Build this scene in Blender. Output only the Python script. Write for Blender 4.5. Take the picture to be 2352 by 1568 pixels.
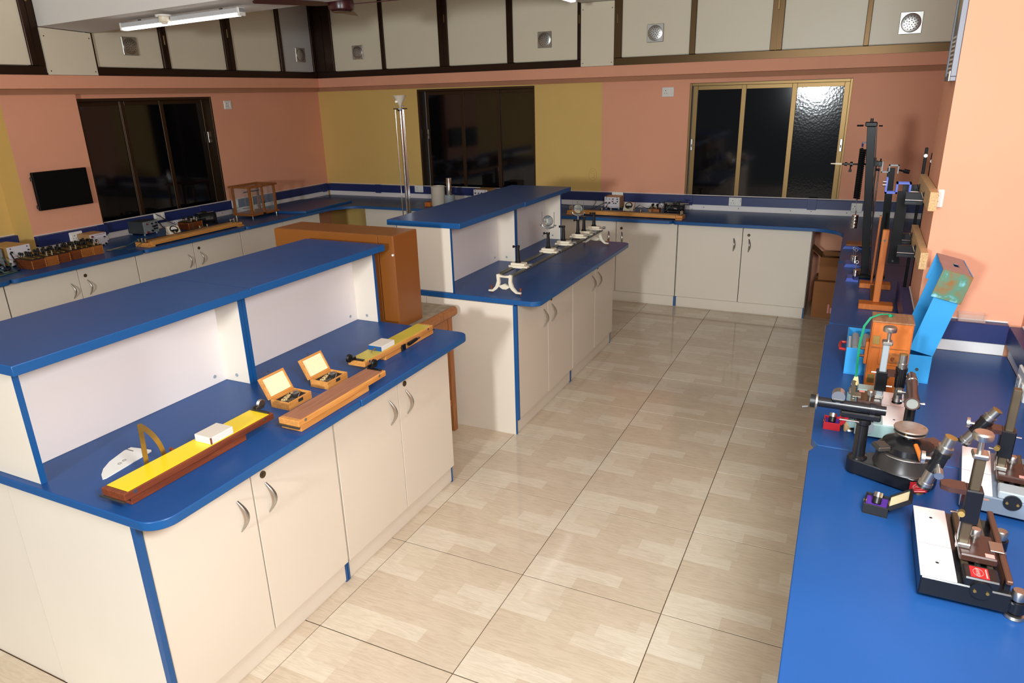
import bpy, math, random
from mathutils import Matrix, Vector
from math import pi, sin, cos, radians as R

for o in list(bpy.data.objects):
    bpy.data.objects.remove(o)
SC = bpy.context.scene
COL = SC.collection
random.seed(7)

# ------------------------------------------------------------------ camera
YAW, PITCH, ROLL, FPX = 0.4536995, 0.33592933, -0.02734748, 1615.465
cd = bpy.data.cameras.new('camera')
cam = bpy.data.objects.new('camera', cd)
COL.objects.link(cam)
fw = Vector((cos(YAW) * cos(PITCH), sin(YAW) * cos(PITCH), -sin(PITCH)))
rt = fw.cross(Vector((0, 0, 1))).normalized()
up = rt.cross(fw)
rt2 = rt * cos(ROLL) + up * sin(ROLL)
up2 = up * cos(ROLL) - rt * sin(ROLL)
m = Matrix.Identity(4)
for i in range(3):
    m[i][0], m[i][1], m[i][2] = rt2[i], up2[i], -fw[i]
m.translation = Vector((-2.87651591, -1.08941369, 1.94217759))
cam.matrix_world = m
cd.sensor_width = 36.0
cd.lens = FPX / 2352 * 36.0
cd.clip_start = 0.05
SC.camera = cam

# ------------------------------------------------------------------ world, lamps, exposure
w = bpy.data.worlds.new('world')
SC.world = w
w.use_nodes = True
bg = w.node_tree.nodes['Background']
bg.inputs[0].default_value = (0.90, 0.97, 1.0, 1)
bg.inputs[1].default_value = 0.12


def lamp(name, typ, loc, aim, energy, color, size, size_y=None):
    d = bpy.data.lights.new(name, typ)
    d.energy = energy
    d.color = color
    if typ == 'AREA':
        d.shape = 'RECTANGLE' if size_y else 'DISK'
        d.size = size
        if size_y:
            d.size_y = size_y
    else:
        d.shadow_soft_size = size
    o = bpy.data.objects.new(name, d)
    COL.objects.link(o)
    o.location = loc
    o.rotation_euler = (Vector(aim) - Vector(loc)).to_track_quat('-Z', 'Y').to_euler()
    return o


fl = lamp('flash_lamp', 'SPOT', (-2.35, -1.42, 2.15), (0.9, 0.5, 1.75), 276, (0.90, 0.97, 1.0), 0.28)
fl.data.spot_size = R(156)
fl.data.spot_blend = 0.55
lamp('rear_fill', 'AREA', (-6.3, -0.05, 2.0), (2.5, 1.0, 1.75), 212, (0.92, 0.97, 1.0), 0.42)  # fill light added beyond the open rear; also mirrored in the right window

SC.view_settings.view_transform = 'Standard'
SC.view_settings.look = 'None'
SC.view_settings.exposure = 0.0
SC.view_settings.gamma = 1.0
SC.view_settings.use_curve_mapping = False
SC.cycles.max_bounces = 8
SC.cycles.use_denoising = True
SC.cycles.sample_clamp_indirect = 6.0


# ------------------------------------------------------------------ materials
def S(r, g, b):
    f = lambda c: c / 12.92 if c <= 0.04045 else ((c + 0.055) / 1.055) ** 2.4
    return (f(r / 255), f(g / 255), f(b / 255), 1.0)


MATS = {}


def mat(name, col, rough=0.5, metal=0.0, spec=0.5, var=0.0, vscale=6.0, bump=0.0, bscale=60.0, coat=0.0, trans=0.0, alpha=1.0):
    if name in MATS:
        return MATS[name]
    m = bpy.data.materials.new(name)
    m.use_nodes = True
    nt = m.node_tree
    b = nt.nodes['Principled BSDF']
    b.inputs['Base Color'].default_value = col
    b.inputs['Roughness'].default_value = rough
    b.inputs['Metallic'].default_value = metal
    b.inputs['Specular IOR Level'].default_value = spec
    b.inputs['Coat Weight'].default_value = coat
    b.inputs['Transmission Weight'].default_value = trans
    b.inputs['Alpha'].default_value = alpha
    if var or bump:
        tc = nt.nodes.new('ShaderNodeTexCoord')
    if var:
        n = nt.nodes.new('ShaderNodeTexNoise')
        n.inputs['Scale'].default_value = vscale
        n.inputs['Detail'].default_value = 6
        nt.links.new(tc.outputs['Object'], n.inputs['Vector'])
        r = nt.nodes.new('ShaderNodeValToRGB')
        r.color_ramp.elements[0].position = 0.3
        r.color_ramp.elements[1].position = 0.7
        r.color_ramp.elements[0].color = tuple(c * (1 - var) for c in col[:3]) + (1,)
        r.color_ramp.elements[1].color = tuple(min(1, c * (1 + var)) for c in col[:3]) + (1,)
        nt.links.new(n.outputs['Fac'], r.inputs['Fac'])
        nt.links.new(r.outputs['Color'], b.inputs['Base Color'])
    if bump:
        n2 = nt.nodes.new('ShaderNodeTexNoise')
        n2.inputs['Scale'].default_value = bscale
        n2.inputs['Detail'].default_value = 4
        nt.links.new(tc.outputs['Object'], n2.inputs['Vector'])
        bp = nt.nodes.new('ShaderNodeBump')
        bp.inputs['Strength'].default_value = bump
        bp.inputs['Distance'].default_value = 0.01
        nt.links.new(n2.outputs['Fac'], bp.inputs['Height'])
        nt.links.new(bp.outputs['Normal'], b.inputs['Normal'])
    MATS[name] = m
    return m


def wood(name, c1, c2, scale=(3, 40, 40), rough=0.45, spec=0.4):
    if name in MATS:
        return MATS[name]
    m = bpy.data.materials.new(name)
    m.use_nodes = True
    nt = m.node_tree
    b = nt.nodes['Principled BSDF']
    b.inputs['Roughness'].default_value = rough
    b.inputs['Specular IOR Level'].default_value = spec
    tc = nt.nodes.new('ShaderNodeTexCoord')
    mp = nt.nodes.new('ShaderNodeMapping')
    mp.inputs['Scale'].default_value = scale
    nt.links.new(tc.outputs['Object'], mp.inputs['Vector'])
    n = nt.nodes.new('ShaderNodeTexNoise')
    n.inputs['Scale'].default_value = 1.6
    n.inputs['Detail'].default_value = 8
    n.inputs['Distortion'].default_value = 1.2
    nt.links.new(mp.outputs['Vector'], n.inputs['Vector'])
    r = nt.nodes.new('ShaderNodeValToRGB')
    r.color_ramp.elements[0].position = 0.32
    r.color_ramp.elements[1].position = 0.68
    r.color_ramp.elements[0].color = c1
    r.color_ramp.elements[1].color = c2
    nt.links.new(n.outputs['Fac'], r.inputs['Fac'])
    nt.links.new(r.outputs['Color'], b.inputs['Base Color'])
    MATS[name] = m
    return m


def emis(name, col, strength):
    m = bpy.data.materials.new(name)
    m.use_nodes = True
    b = m.node_tree.nodes['Principled BSDF']
    b.inputs['Base Color'].default_value = col
    b.inputs['Emission Color'].default_value = col
    b.inputs['Emission Strength'].default_value = strength
    MATS[name] = m
    return m


def tile_mat():
    m = bpy.data.materials.new('wood_print_tile')
    m.use_nodes = True
    nt = m.node_tree
    L = nt.links.new
    b = nt.nodes['Principled BSDF']
    b.inputs['Roughness'].default_value = 0.09
    b.inputs['Specular IOR Level'].default_value = 0.42
    tc = nt.nodes.new('ShaderNodeTexCoord')
    mp = nt.nodes.new('ShaderNodeMapping')
    mp.inputs['Rotation'].default_value = (0, 0, pi / 2)
    L(tc.outputs['Object'], mp.inputs['Vector'])
    br = nt.nodes.new('ShaderNodeTexBrick')
    br.offset = 0.37
    br.offset_frequency = 2
    br.squash = 0.8
    br.squash_frequency = 3
    br.inputs['Color1'].default_value = (0, 0, 0, 1)
    br.inputs['Color2'].default_value = (1, 1, 1, 1)
    br.inputs['Scale'].default_value = 1.0
    br.inputs['Mortar Size'].default_value = 0.0
    br.inputs['Brick Width'].default_value = 0.2
    br.inputs['Row Height'].default_value = 0.075
    L(mp.outputs['Vector'], br.inputs['Vector'])
    r = nt.nodes.new('ShaderNodeValToRGB')
    r.color_ramp.elements[0].position = 0.05
    r.color_ramp.elements[1].position = 0.9
    r.color_ramp.elements[0].color = S(208, 190, 166)
    r.color_ramp.elements[1].color = S(220, 207, 185)
    e = r.color_ramp.elements.new(0.7)
    e.color = S(211, 194, 170)
    L(br.outputs['Color'], r.inputs['Fac'])
    # grain
    mp2 = nt.nodes.new('ShaderNodeMapping')
    mp2.inputs['Scale'].default_value = (60, 7, 1)
    L(tc.outputs['Object'], mp2.inputs['Vector'])
    n = nt.nodes.new('ShaderNodeTexNoise')
    n.inputs['Scale'].default_value = 1.0
    n.inputs['Detail'].default_value = 5
    n.inputs['Distortion'].default_value = 2.0
    L(mp2.outputs['Vector'], n.inputs['Vector'])
    mx = nt.nodes.new('ShaderNodeMix')
    mx.data_type = 'RGBA'
    mx.blend_type = 'MULTIPLY'
    r2 = nt.nodes.new('ShaderNodeValToRGB')
    r2.color_ramp.elements[0].position = 0.35
    r2.color_ramp.elements[1].position = 0.6
    r2.color_ramp.elements[0].color = (0.86, 0.84, 0.81, 1)
    r2.color_ramp.elements[1].color = (1, 1, 1, 1)
    L(n.outputs['Fac'], r2.inputs['Fac'])
    mx.inputs[0].default_value = 0.8
    L(r.outputs['Color'], mx.inputs[6])
    L(r2.outputs['Color'], mx.inputs[7])
    L(mx.outputs[2], b.inputs['Base Color'])
    return m


TILE = tile_mat()
BLUE = mat('blue_laminate', S(30, 74, 132), 0.34, spec=0.22, var=0.05, vscale=3, bump=0.03, bscale=400)
BLUE_E = mat('blue_edge_band', S(22, 82, 140), 0.35)
BLUE_T = mat('blue_trunking', S(34, 46, 98), 0.4)
CREAM = mat('cream_laminate', S(226, 215, 198), 0.42, var=0.02, vscale=2)
WHITE_P = mat('white_laminate', S(232, 226, 222), 0.45)
SALMON = mat('salmon_paint', S(233, 165, 132), 0.75, var=0.035, vscale=1.5, bump=0.04, bscale=40)
YELLOW = mat('ochre_paint', S(222, 186, 108), 0.75, var=0.035, vscale=1.5, bump=0.04, bscale=40)
CEIL = mat('white_ceiling_paint', S(228, 224, 218), 0.8, bump=0.05, bscale=30)
LOFT = mat('loft_cream_laminate', S(230, 220, 194), 0.4, var=0.02, vscale=2)
BRONZE = mat('bronze_anodised', S(122, 98, 62), 0.38, metal=0.85)
BRONZE_SH = mat('shaded_bronze_anodised', S(74, 56, 40), 0.4, metal=0.75)  # same window bronze, darkened in colour for the unlit frames
BRONZE_D = mat('dark_bronze_anodised', S(58, 40, 30), 0.35, metal=0.7)
CHROME = mat('chrome', S(205, 205, 205), 0.14, metal=1.0)
STEEL = mat('satin_steel', S(190, 188, 182), 0.34, metal=1.0)
GUN = mat('gun_metal', S(96, 92, 86), 0.42, metal=0.8)
BRASS = mat('aged_brass', S(170, 140, 80), 0.4, metal=0.8, var=0.2, vscale=25)
BLACK = mat('black_enamel', S(22, 22, 24), 0.25, spec=0.5)
BLACK_M = mat('matt_black', S(20, 20, 21), 0.6)
BLACK_P = mat('black_plastic', S(18, 18, 19), 0.4)
DARKG = mat('night_glass', S(9, 9, 12), 0.06, spec=0.6)
WHITE_PL = mat('white_plastic', S(232, 230, 222), 0.35)
IVORY = mat('ivory_enamel', S(232, 222, 198), 0.35)
GREY_E = mat('grey_enamel', S(150, 160, 165), 0.35)
GREEN_E = mat('grey_green_enamel', S(150, 176, 172), 0.35)
GROUT = mat('dark_grout', S(92, 70, 50), 0.8)
W_ORANGE = wood('orange_varnished_wood', S(180, 94, 32), S(200, 112, 44), scale=(22, 22, 4))
W_OAK = wood('honey_wood', S(196, 128, 58), S(222, 158, 84))
W_DARK = wood('red_brown_wood', S(104, 48, 26), S(134, 68, 38))
W_BOX = wood('old_box_wood', S(86, 42, 18), S(128, 66, 28))
W_BOX2 = wood('light_box_wood', S(128, 74, 30), S(166, 100, 44))
W_TABLE = wood('table_wood', S(140, 88, 48), S(168, 110, 64), scale=(40, 40, 4))
W_TOPB = wood('brown_cork_sheet', S(150, 98, 70), S(172, 118, 88), scale=(4, 60, 40), rough=0.6)
W_CUP = mat('brown_enamel', S(134, 78, 28), 0.35, var=0.06, vscale=3)
CHIP = mat('chipboard', S(206, 168, 120), 0.8, var=0.25, vscale=160)
SKYB = mat('sky_blue_enamel', S(52, 152, 214), 0.35, var=0.06, vscale=6)


# ------------------------------------------------------------------ mesh helpers
class MB:
    def __init__(s):
        s.v, s.f, s.mi = [], [], []

    def add(s, vs, fs, mi=0, M=None):
        k = len(s.v)
        for p in vs:
            p = Vector(p)
            s.v.append(tuple(M @ p) if M else tuple(p))
        for f in fs:
            s.f.append(tuple(i + k for i in f))
            s.mi.append(mi)
        return s

    def bx(s, x0, x1, y0, y1, z0, z1, ch=0.0, mi=0, M=None):
        if x1 < x0: x0, x1 = x1, x0
        if y1 < y0: y0, y1 = y1, y0
        if z1 < z0: z0, z1 = z1, z0
        if ch <= 0:
            vs = [(x, y, z) for x in (x0, x1) for y in (y0, y1) for z in (z0, z1)]
            fs = [(0, 1, 3, 2), (4, 6, 7, 5), (0, 4, 5, 1), (2, 3, 7, 6), (0, 2, 6, 4), (1, 5, 7, 3)]
            return s.add(vs, fs, mi, M)
        c = min(ch, (x1 - x0) * .45, (y1 - y0) * .45, (z1 - z0) * .45)
        X, Y, Z = (x0, x1), (y0, y1), (z0, z1)
        idx, vs = {}, []
        for i in (0, 1):
            for j in (0, 1):
                for k in (0, 1):
                    sx, sy, sz = (1, -1)[i], (1, -1)[j], (1, -1)[k]
                    for a, p in (('x', (X[i], Y[j] + sy * c, Z[k] + sz * c)), ('y', (X[i] + sx * c, Y[j], Z[k] + sz * c)), ('z', (X[i] + sx * c, Y[j] + sy * c, Z[k]))):
                        idx[(i, j, k, a)] = len(vs)
                        vs.append(p)
        g = lambda i, j, k, a: idx[(i, j, k, a)]
        fs = []
        for i in (0, 1):
            q = [g(i, 0, 0, 'x'), g(i, 0, 1, 'x'), g(i, 1, 1, 'x'), g(i, 1, 0, 'x')]
            fs.append(q if i == 0 else q[::-1])
            q = [g(0, i, 0, 'y'), g(1, i, 0, 'y'), g(1, i, 1, 'y'), g(0, i, 1, 'y')]
            fs.append(q if i == 0 else q[::-1])
            q = [g(0, 0, i, 'z'), g(0, 1, i, 'z'), g(1, 1, i, 'z'), g(1, 0, i, 'z')]
            fs.append(q if i == 0 else q[::-1])
        for i in (0, 1):
            for j in (0, 1):
                fs.append([g(i, j, 0, 'x'), g(i, j, 1, 'x'), g(i, j, 1, 'y'), g(i, j, 0, 'y')])
                fs.append([g(i, 0, j, 'x'), g(i, 1, j, 'x'), g(i, 1, j, 'z'), g(i, 0, j, 'z')])
                fs.append([g(0, i, j, 'y'), g(1, i, j, 'y'), g(1, i, j, 'z'), g(0, i, j, 'z')])
                for k in (0, 1):
                    fs.append([g(i, j, k, 'x'), g(i, j, k, 'y'), g(i, j, k, 'z')])
        return s.add(vs, fs, mi, M)

    def cyl(s, p0, p1, r0, r1=None, n=16, mi=0, M=None, caps=True):
        return s.tube([p0, p1], [r0, r0 if r1 is None else r1], n, mi, M, caps)

    def tube(s, pts, rad, n=8, mi=0, M=None, caps=True, closed=False, flat=1.0):
        pts = [Vector(p) for p in pts]
        if not isinstance(rad, (list, tuple)):
            rad = [rad] * len(pts)
        N = len(pts)
        vs, fs = [], []
        u = None
        for i, p in enumerate(pts):
            if closed:
                t = (pts[(i + 1) % N] - pts[i - 1]).normalized()
            else:
                t = (pts[min(i + 1, N - 1)] - pts[max(i - 1, 0)]).normalized()
            if u is None:
                a = Vector((0, 0, 1)) if abs(t.z) < 0.9 else Vector((1, 0, 0))
                u = t.cross(a).normalized()
            else:
                u = (u - t * u.dot(t)).normalized()
            v2 = t.cross(u)
            for k in range(n):
                an = 2 * pi * k / n
                vs.append(p + u * (rad[i] * cos(an)) + v2 * (rad[i] * flat * sin(an)))
        for i in range(N if closed else N - 1):
            a, b = i * n, ((i + 1) % N) * n
            for k in range(n):
                fs.append((a + k, a + (k + 1) % n, b + (k + 1) % n, b + k))
        if caps and not closed:
            fs.append(tuple(range(n))[::-1])
            fs.append(tuple((N - 1) * n + k for k in range(n)))
        return s.add(vs, fs, mi, M)

    def lathe(s, prof, n=24, mi=0, M=None):
        vs, fs = [], []
        rings = []
        for r, z in prof:
            if r < 1e-6:
                rings.append([len(vs)])
                vs.append((0, 0, z))
            else:
                rings.append(list(range(len(vs), len(vs) + n)))
                vs += [(r * cos(2 * pi * k / n), r * sin(2 * pi * k / n), z) for k in range(n)]
        for a, b in zip(rings, rings[1:]):
            for k in range(n):
                k2 = (k + 1) % n
                if len(a) == 1 and len(b) == 1:
                    continue
                if len(a) == 1:
                    fs.append((a[0], b[k2], b[k]))
                elif len(b) == 1:
                    fs.append((a[k], a[k2], b[0]))
                else:
                    fs.append((a[k], a[k2], b[k2], b[k]))
        return s.add(vs, fs, mi, M)

    def prism(s, poly, z0, z1, mi=0, M=None):
        n = len(poly)
        vs = [(x, y, z0) for x, y in poly] + [(x, y, z1) for x, y in poly]
        fs = [tuple(range(n))[::-1], tuple(range(n, 2 * n))]
        for k in range(n):
            k2 = (k + 1) % n
            fs.append((k, k2, n + k2, n + k))
        return s.add(vs, fs, mi, M)

    def mesh(s, name, mats, smooth=True):
        me = bpy.data.meshes.new(name)
        me.from_pydata(s.v, [], s.f)
        for q in (mats if isinstance(mats, (list, tuple)) else [mats]):
            me.materials.append(q)
        if any(s.mi):
            me.polygons.foreach_set('material_index', s.mi)
        if smooth:
            me.polygons.foreach_set('use_smooth', [True] * len(s.f))
            me.update()
            me.set_sharp_from_angle(angle=R(35))
        me.update()
        return me

    def obj(s, name, mats, parent=None, loc=(0, 0, 0), rotz=0):
        o = bpy.data.objects.new(name, s.mesh(name, mats))
        COL.objects.link(o)
        o.location = loc
        o.rotation_euler = (0, 0, rotz)
        if parent is not None:
            o.parent = parent
        return o


def tag(o, label=None, cat=None, group=None, kind=None):
    if label: o['label'] = label
    if cat: o['category'] = cat
    if group: o['group'] = group
    if kind: o['kind'] = kind
    return o


def thing(name, label, cat, loc=(0, 0, 0), rotz=0, group=None, kind=None):
    o = bpy.data.objects.new(name, None)
    COL.objects.link(o)
    o.empty_display_size = 0.05
    o.location = loc
    o.rotation_euler = (0, 0, rotz)
    return tag(o, label, cat, group, kind)


def part(parent, name, mats, f, *a, **k):
    mb = MB()
    f(mb, *a, **k)
    return mb.obj(name, mats, parent)


def box(parent, name, mats, x0, x1, y0, y1, z0, z1, ch=0.002):
    return MB().bx(x0, x1, y0, y1, z0, z1, ch).obj(name, mats, parent)


def cyl(parent, name, mats, p0, p1, r0, r1=None, n=16):
    return MB().cyl(p0, p1, r0, r1, n).obj(name, mats, parent)


def tube(parent, name, mats, pts, r, n=8, flat=1.0):
    return MB().tube(pts, r, n, flat=flat).obj(name, mats, parent)


def dup(o, parent=None, loc=None, rotz=None, label=None):
    c = o.copy()
    COL.objects.link(c)
    if parent is not None:
        c.parent = parent
    if loc is not None: c.location = loc
    if rotz is not None: c.rotation_euler = (0, 0, rotz)
    if label: c['label'] = label
    for ch in o.children:
        dup(ch, c)
    return c


def rrect(x0, x1, y0, y1, r, n=6, corners=(1, 1, 1, 1)):
    """rounded rectangle, corners in order (x0,y0) (x1,y0) (x1,y1) (x0,y1)"""
    out = []
    for (cx, cy, a0), on in zip(((x0 + r, y0 + r, pi), (x1 - r, y0 + r, 1.5 * pi), (x1 - r, y1 - r, 0), (x0 + r, y1 - r, pi / 2)), corners):
        if on:
            out += [(cx + r * cos(a0 + pi / 2 * k / n), cy + r * sin(a0 + pi / 2 * k / n)) for k in range(n + 1)]
        else:
            out.append((cx + r * (1.41421 * cos(a0 + pi / 4)), cy + r * (1.41421 * sin(a0 + pi / 4))))
    return out


def text(parent, name, mats, s, size, M, depth=0.0004, align='CENTER'):
    c = bpy.data.curves.new('t', 'FONT')
    c.body = s
    c.size = size
    c.align_x = align
    c.align_y = 'CENTER'
    c.extrude = depth
    c.resolution_u = 3
    o = bpy.data.objects.new('t', c)
    COL.objects.link(o)
    bpy.context.view_layer.update()
    me = bpy.data.meshes.new_from_object(o.evaluated_get(bpy.context.evaluated_depsgraph_get()))
    bpy.data.objects.remove(o)
    bpy.data.curves.remove(c)
    me.materials.clear()
    me.materials.append(mats)
    q = bpy.data.objects.new(name, me)
    COL.objects.link(q)
    if parent is not None:
        q.parent = parent
    q.matrix_local = M
    return q


def frame(o, xdir, ydir):
    """4x4 with local x,y axes along the given directions at o"""
    x = Vector(xdir).normalized()
    y = Vector(ydir).normalized()
    z = x.cross(y)
    m = Matrix.Identity(4)
    for i in range(3):
        m[i][0], m[i][1], m[i][2], m[i][3] = x[i], y[i], z[i], o[i]
    return m


RX = lambda a: Matrix.Rotation(a, 4, 'X')
RY = lambda a: Matrix.Rotation(a, 4, 'Y')
RZ = lambda a: Matrix.Rotation(a, 4, 'Z')
T = lambda *p: Matrix.Translation(p)

# ================================================================== SETTING
XW, YW, YR = 4.25, 4.90, -1.80        # back wall, left wall, right wall planes
CT, BT = 0.83, 0.847                  # top of wall counters, top of island worktops

fl = MB().bx(-4.6, 4.4, -1.95, 5.3, -0.06, -0.004).obj('floor', GROUT)
tag(fl, kind='structure')
tme = MB().bx(0.0026, 0.5974, 0.0017, 0.5983, -0.004, 0.0, 0.0006).mesh('tile', TILE)
for i in range(-4, 8):
    for j in range(-3, 9):
        t = bpy.data.objects.new('tile', tme)
        COL.objects.link(t)
        t.location = (i * 0.6, j * 0.6, 0)
        if i == 7 or j == -3 or j == 8:
            pass
        t.parent = fl


def wall(name, boxes, mats):
    mb = MB()
    for b in boxes:
        mb.bx(*b[:6], 0, b[6] if len(b) > 6 else 0)
    return tag(mb.obj(name, mats), kind='structure')


H = 3.2
# back wall with two window openings (yellow stretch and salmon stretch)
wall('wall_back', [
    (XW, XW + .16, YR - .15, -.965, 0, H, 0), (XW, XW + .16, -.965, .435, 0, .888, 0), (XW, XW + .16, -.965, .435, 2.01, H, 0),
    (XW, XW + .16, .435, 1.305, 0, H, 0), (XW, XW + .16, 1.305, 2.045, 0, H, 1), (XW, XW + .16, 2.045, 3.495, 0, .888, 1),
    (XW, XW + .16, 2.045, 3.495, 2.035, H, 1), (XW, XW + .16, 3.495, YW + .2, 0, H, 1)], [SALMON, YELLOW])
wall('wall_left', [
    (-4.6, .54, 5.10, 5.26, 0, H, 1), (.54, .5405, 4.845, 5.26, 0, H, 1), (.5405, 1.15, 4.845, 5.26, 0, H, 0),
    (1.15, 1.185, YW, 5.26, 0, H, 0), (1.185, 2.615, YW, 5.26, 0, .888, 0), (1.185, 2.615, YW, 5.26, 2.012, H, 0),
    (2.615, XW, YW, 5.26, 0, H, 0)], [SALMON, YELLOW])
wall('wall_right', [(-4.6, XW, YR - .15, YR, 0, H, 0)], [SALMON])
wall('wall_pillar', [(.62, 1.12, YR, -1.405, 0, H, 0)], [SALMON])
wall('ceiling', [(-4.6, XW, YR, 5.1, H, H + .1)], [CEIL])

# soffit bands under the loft cupboards
wall('trim_1', [(-4.6, XW, 4.75, YW, 2.09, 2.19)], [SALMON])
STRIP = mat('brown_salmon_paint', S(176, 124, 92), 0.8, var=0.08, vscale=3)  # browner salmon for the strip stepped back below the soffit bands
wall('trim_12', [(-4.6, XW - .06, 4.83, YW, 2.047, 2.0895)], [STRIP])
wall('trim_13', [(4.19, XW, YR, YW, 2.047, 2.0895)], [STRIP])
wall('trim_2', [(4.10, XW, YR, 4.75, 2.09, 2.19)], [SALMON])
wall('trim_11', [(-4.6, .5395, YW, 5.1, 2.045, 2.19)], [SALMON])

# ceiling beams that cut through the loft cupboards
mb = MB()
za, zb = 2.52, 2.665
mb.add([(.9, 4.745, za + .02), (1.345, 4.745, za), (1.345, -1.8, zb), (.9, -1.8, zb + .02), (.9, 4.745, H), (1.345, 4.745, H), (1.345, -1.8, H), (.9, -1.8, H)],
       [(0, 1, 2, 3), (4, 7, 6, 5), (0, 4, 5, 1), (1, 5, 6, 2), (2, 6, 7, 3), (3, 7, 4, 0)])
tag(mb.obj('ceiling_beam', CEIL), kind='structure')
tag(MB().bx(1.345, 4.095, 1.15, 1.475, 2.76, H).obj('ceiling_beam', CEIL), kind='structure')


# ------------------------------------------------------------------ windows
def window(n, loc, rotz, wd, z0, z1, jl, jr, m1, m2, rec, bumpy=False, latches=(), FR=None, tilt=0.0):
    FR = FR or BRONZE
    r = thing('window_%d' % n, None, None, loc, rotz, kind='structure')
    f = MB()
    d0, d1 = 0.004, rec + .04
    f.bx(0, .02, d0, d1, z0, z1, .002).bx(wd - .02, wd, d0, d1, z0, z1, .002).bx(.02, wd - .02, d0, d1, z1 - .025, z1, .002).bx(.02, wd - .02, d0, d1, z0, z0 + .03, .002)
    f.obj('frame', FR, r)
    edges = [(jl, m1[0]), (m1[1], m2[0]), (m2[1], wd - jr)]
    for k, (a, b) in enumerate(edges):
        s = MB()
        al = a - .042
        br_ = b + .042
        y0 = rec - (.012 if k == 1 else 0.0)
        s.bx(max(.02, al), a, y0, y0 + .022, z0 + .03, z1 - .025, .002).bx(b, min(wd - .02, br_), y0, y0 + .022, z0 + .03, z1 - .025, .002)
        s.bx(a, b, y0, y0 + .022, z1 - .062, z1 - .025, .002).bx(a, b, y0, y0 + .022, z0 + .03, z0 + .07, .002)
        so = s.obj('sash', FR, r)
        dy = (b - a) * tilt if k == 0 else 0
        MB().add([(a, y0 + .006 + dy, z0 + .07), (b, y0 + .006, z0 + .07), (b, y0 + .006, z1 - .062), (a, y0 + .006 + dy, z1 - .062), (a, y0 + .012 + dy, z0 + .07), (b, y0 + .012, z0 + .07), (b, y0 + .012, z1 - .062), (a, y0 + .012 + dy, z1 - .062)], [(0, 1, 2, 3), (7, 6, 5, 4), (0, 4, 5, 1), (1, 5, 6, 2), (2, 6, 7, 3), (3, 7, 4, 0)]).obj('pane', PAT_G if (bumpy and k == 2) else DARKG, so)
    for lx, lz in latches:
        lo = MB().bx(lx - .011, lx + .011, rec - .02, rec - .011, lz - .055, lz + .055, .003).obj('latch', STEEL, r)
        MB().bx(lx - .004, lx + .004, rec - .0215, rec - .0195, lz - .022, lz + .004).obj('latch_slot', BLACK_M, lo)
    return r


def patterned_glass():
    m = mat('patterned_night_glass', S(9, 9, 12), 0.08, spec=0.7)
    nt = m.node_tree
    tc = nt.nodes.new('ShaderNodeTexCoord')
    v = nt.nodes.new('ShaderNodeTexVoronoi')
    v.inputs['Scale'].default_value = 55
    nt.links.new(tc.outputs['Object'], v.inputs['Vector'])
    b = nt.nodes.new('ShaderNodeBump')
    b.inputs['Strength'].default_value = 0.06
    b.inputs['Distance'].default_value = 0.003
    nt.links.new(v.outputs['Distance'], b.inputs['Height'])
    nt.links.new(b.outputs['Normal'], nt.nodes['Principled BSDF'].inputs['Normal'])
    return m


PAT_G = patterned_glass()
window(1, (1.185, YW, 0), 0, 1.43, .89, 2.012, .05, .045, (.46, .505), (.875, .92), .10, latches=[(1.40, 1.62)], FR=BRONZE_SH)
window(2, (XW, 3.495, 0), -pi / 2, 1.45, .89, 2.035, .09, .045, (.505, .55), (.955, 1.0), .10, latches=[(.065, 1.55)], FR=BRONZE_SH, tilt=-.03)
window(3, (XW, .435, 0), -pi / 2, 1.40, .89, 2.008, .075, .062, (.478, .517), (.912, .95), .012, True, latches=[(.045, 1.45), (1.365, 1.45)])


# ------------------------------------------------------------------ splashback board and blue cable trunking
def trunk(n, loc, rotz, length, cut=(), screws=()):
    """local x along the wall, wall plane at y=0, proud towards -y"""
    b = MB().bx(0, length, -.035, -.001, CT, .9, .001).obj('trim_%d' % n, WHITE_P, None, loc, rotz)
    tag(b, kind='structure')
    MB().bx(0, length, -.05, -.001, .884, .968, .002).obj('trunking', BLUE_T, b)
    MB().bx(0, length, -.007, -.001, .9685, .975, .001).obj('top_lip', WHITE_P, b)
    for c in cut:
        MB().bx(c - .04, c + .04, -.056, -.0505, .876, .976, .001).obj('trunking_joint', BLUE_T, b)
    for c in screws:
        MB().cyl((c, -.035, .858), (c, -.0375, .858), .005, n=10).obj('screw_head', GUN, b)
    return b


trunk(3, (-2.2, 5.10, 0), 0, 2.74)
trunk(4, (.5405, 4.845, 0), 0, .61, cut=(.55,))
trunk(5, (1.19, YW, 0), 0, 3.01, cut=(1.05, 2.93), screws=(.7, 1.3, 1.9))
trunk(6, (XW, 4.85, 0), -pi / 2, 6.6, cut=(.75, 1.77, 2.4, 4.47, 5.6), screws=(3.3, 4.2, 4.62, 4.95, 5.42, 5.6, 5.9))
trunk(7, (.62, -1.405, 0), -pi / 2, .345)
trunk(8, (-4.2, YR, 0), 0, 0.01)
b8 = [o for o in COL.objects if o.name == 'trim_8'][0]
b8.rotation_euler = (0, 0, pi)
b8.location = (.57, YR, 0)
b8.scale = (1, 1, 1)
for o in [b8] + list(b8.children):
    for v in o.data.vertices:
        if v.co.x > .004:
            v.co.x = 4.6
trunk(9, (1.12, YR, 0), pi, .01)
b9 = [o for o in COL.objects if o.name == 'trim_9'][0]
b9.location = (4.2, YR, 0)
for o in [b9] + list(b9.children):
    for v in o.data.vertices:
        if v.co.x > .004:
            v.co.x = 3.08
trunk(10, (1.12, -1.405, 0), pi, .5)


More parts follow.
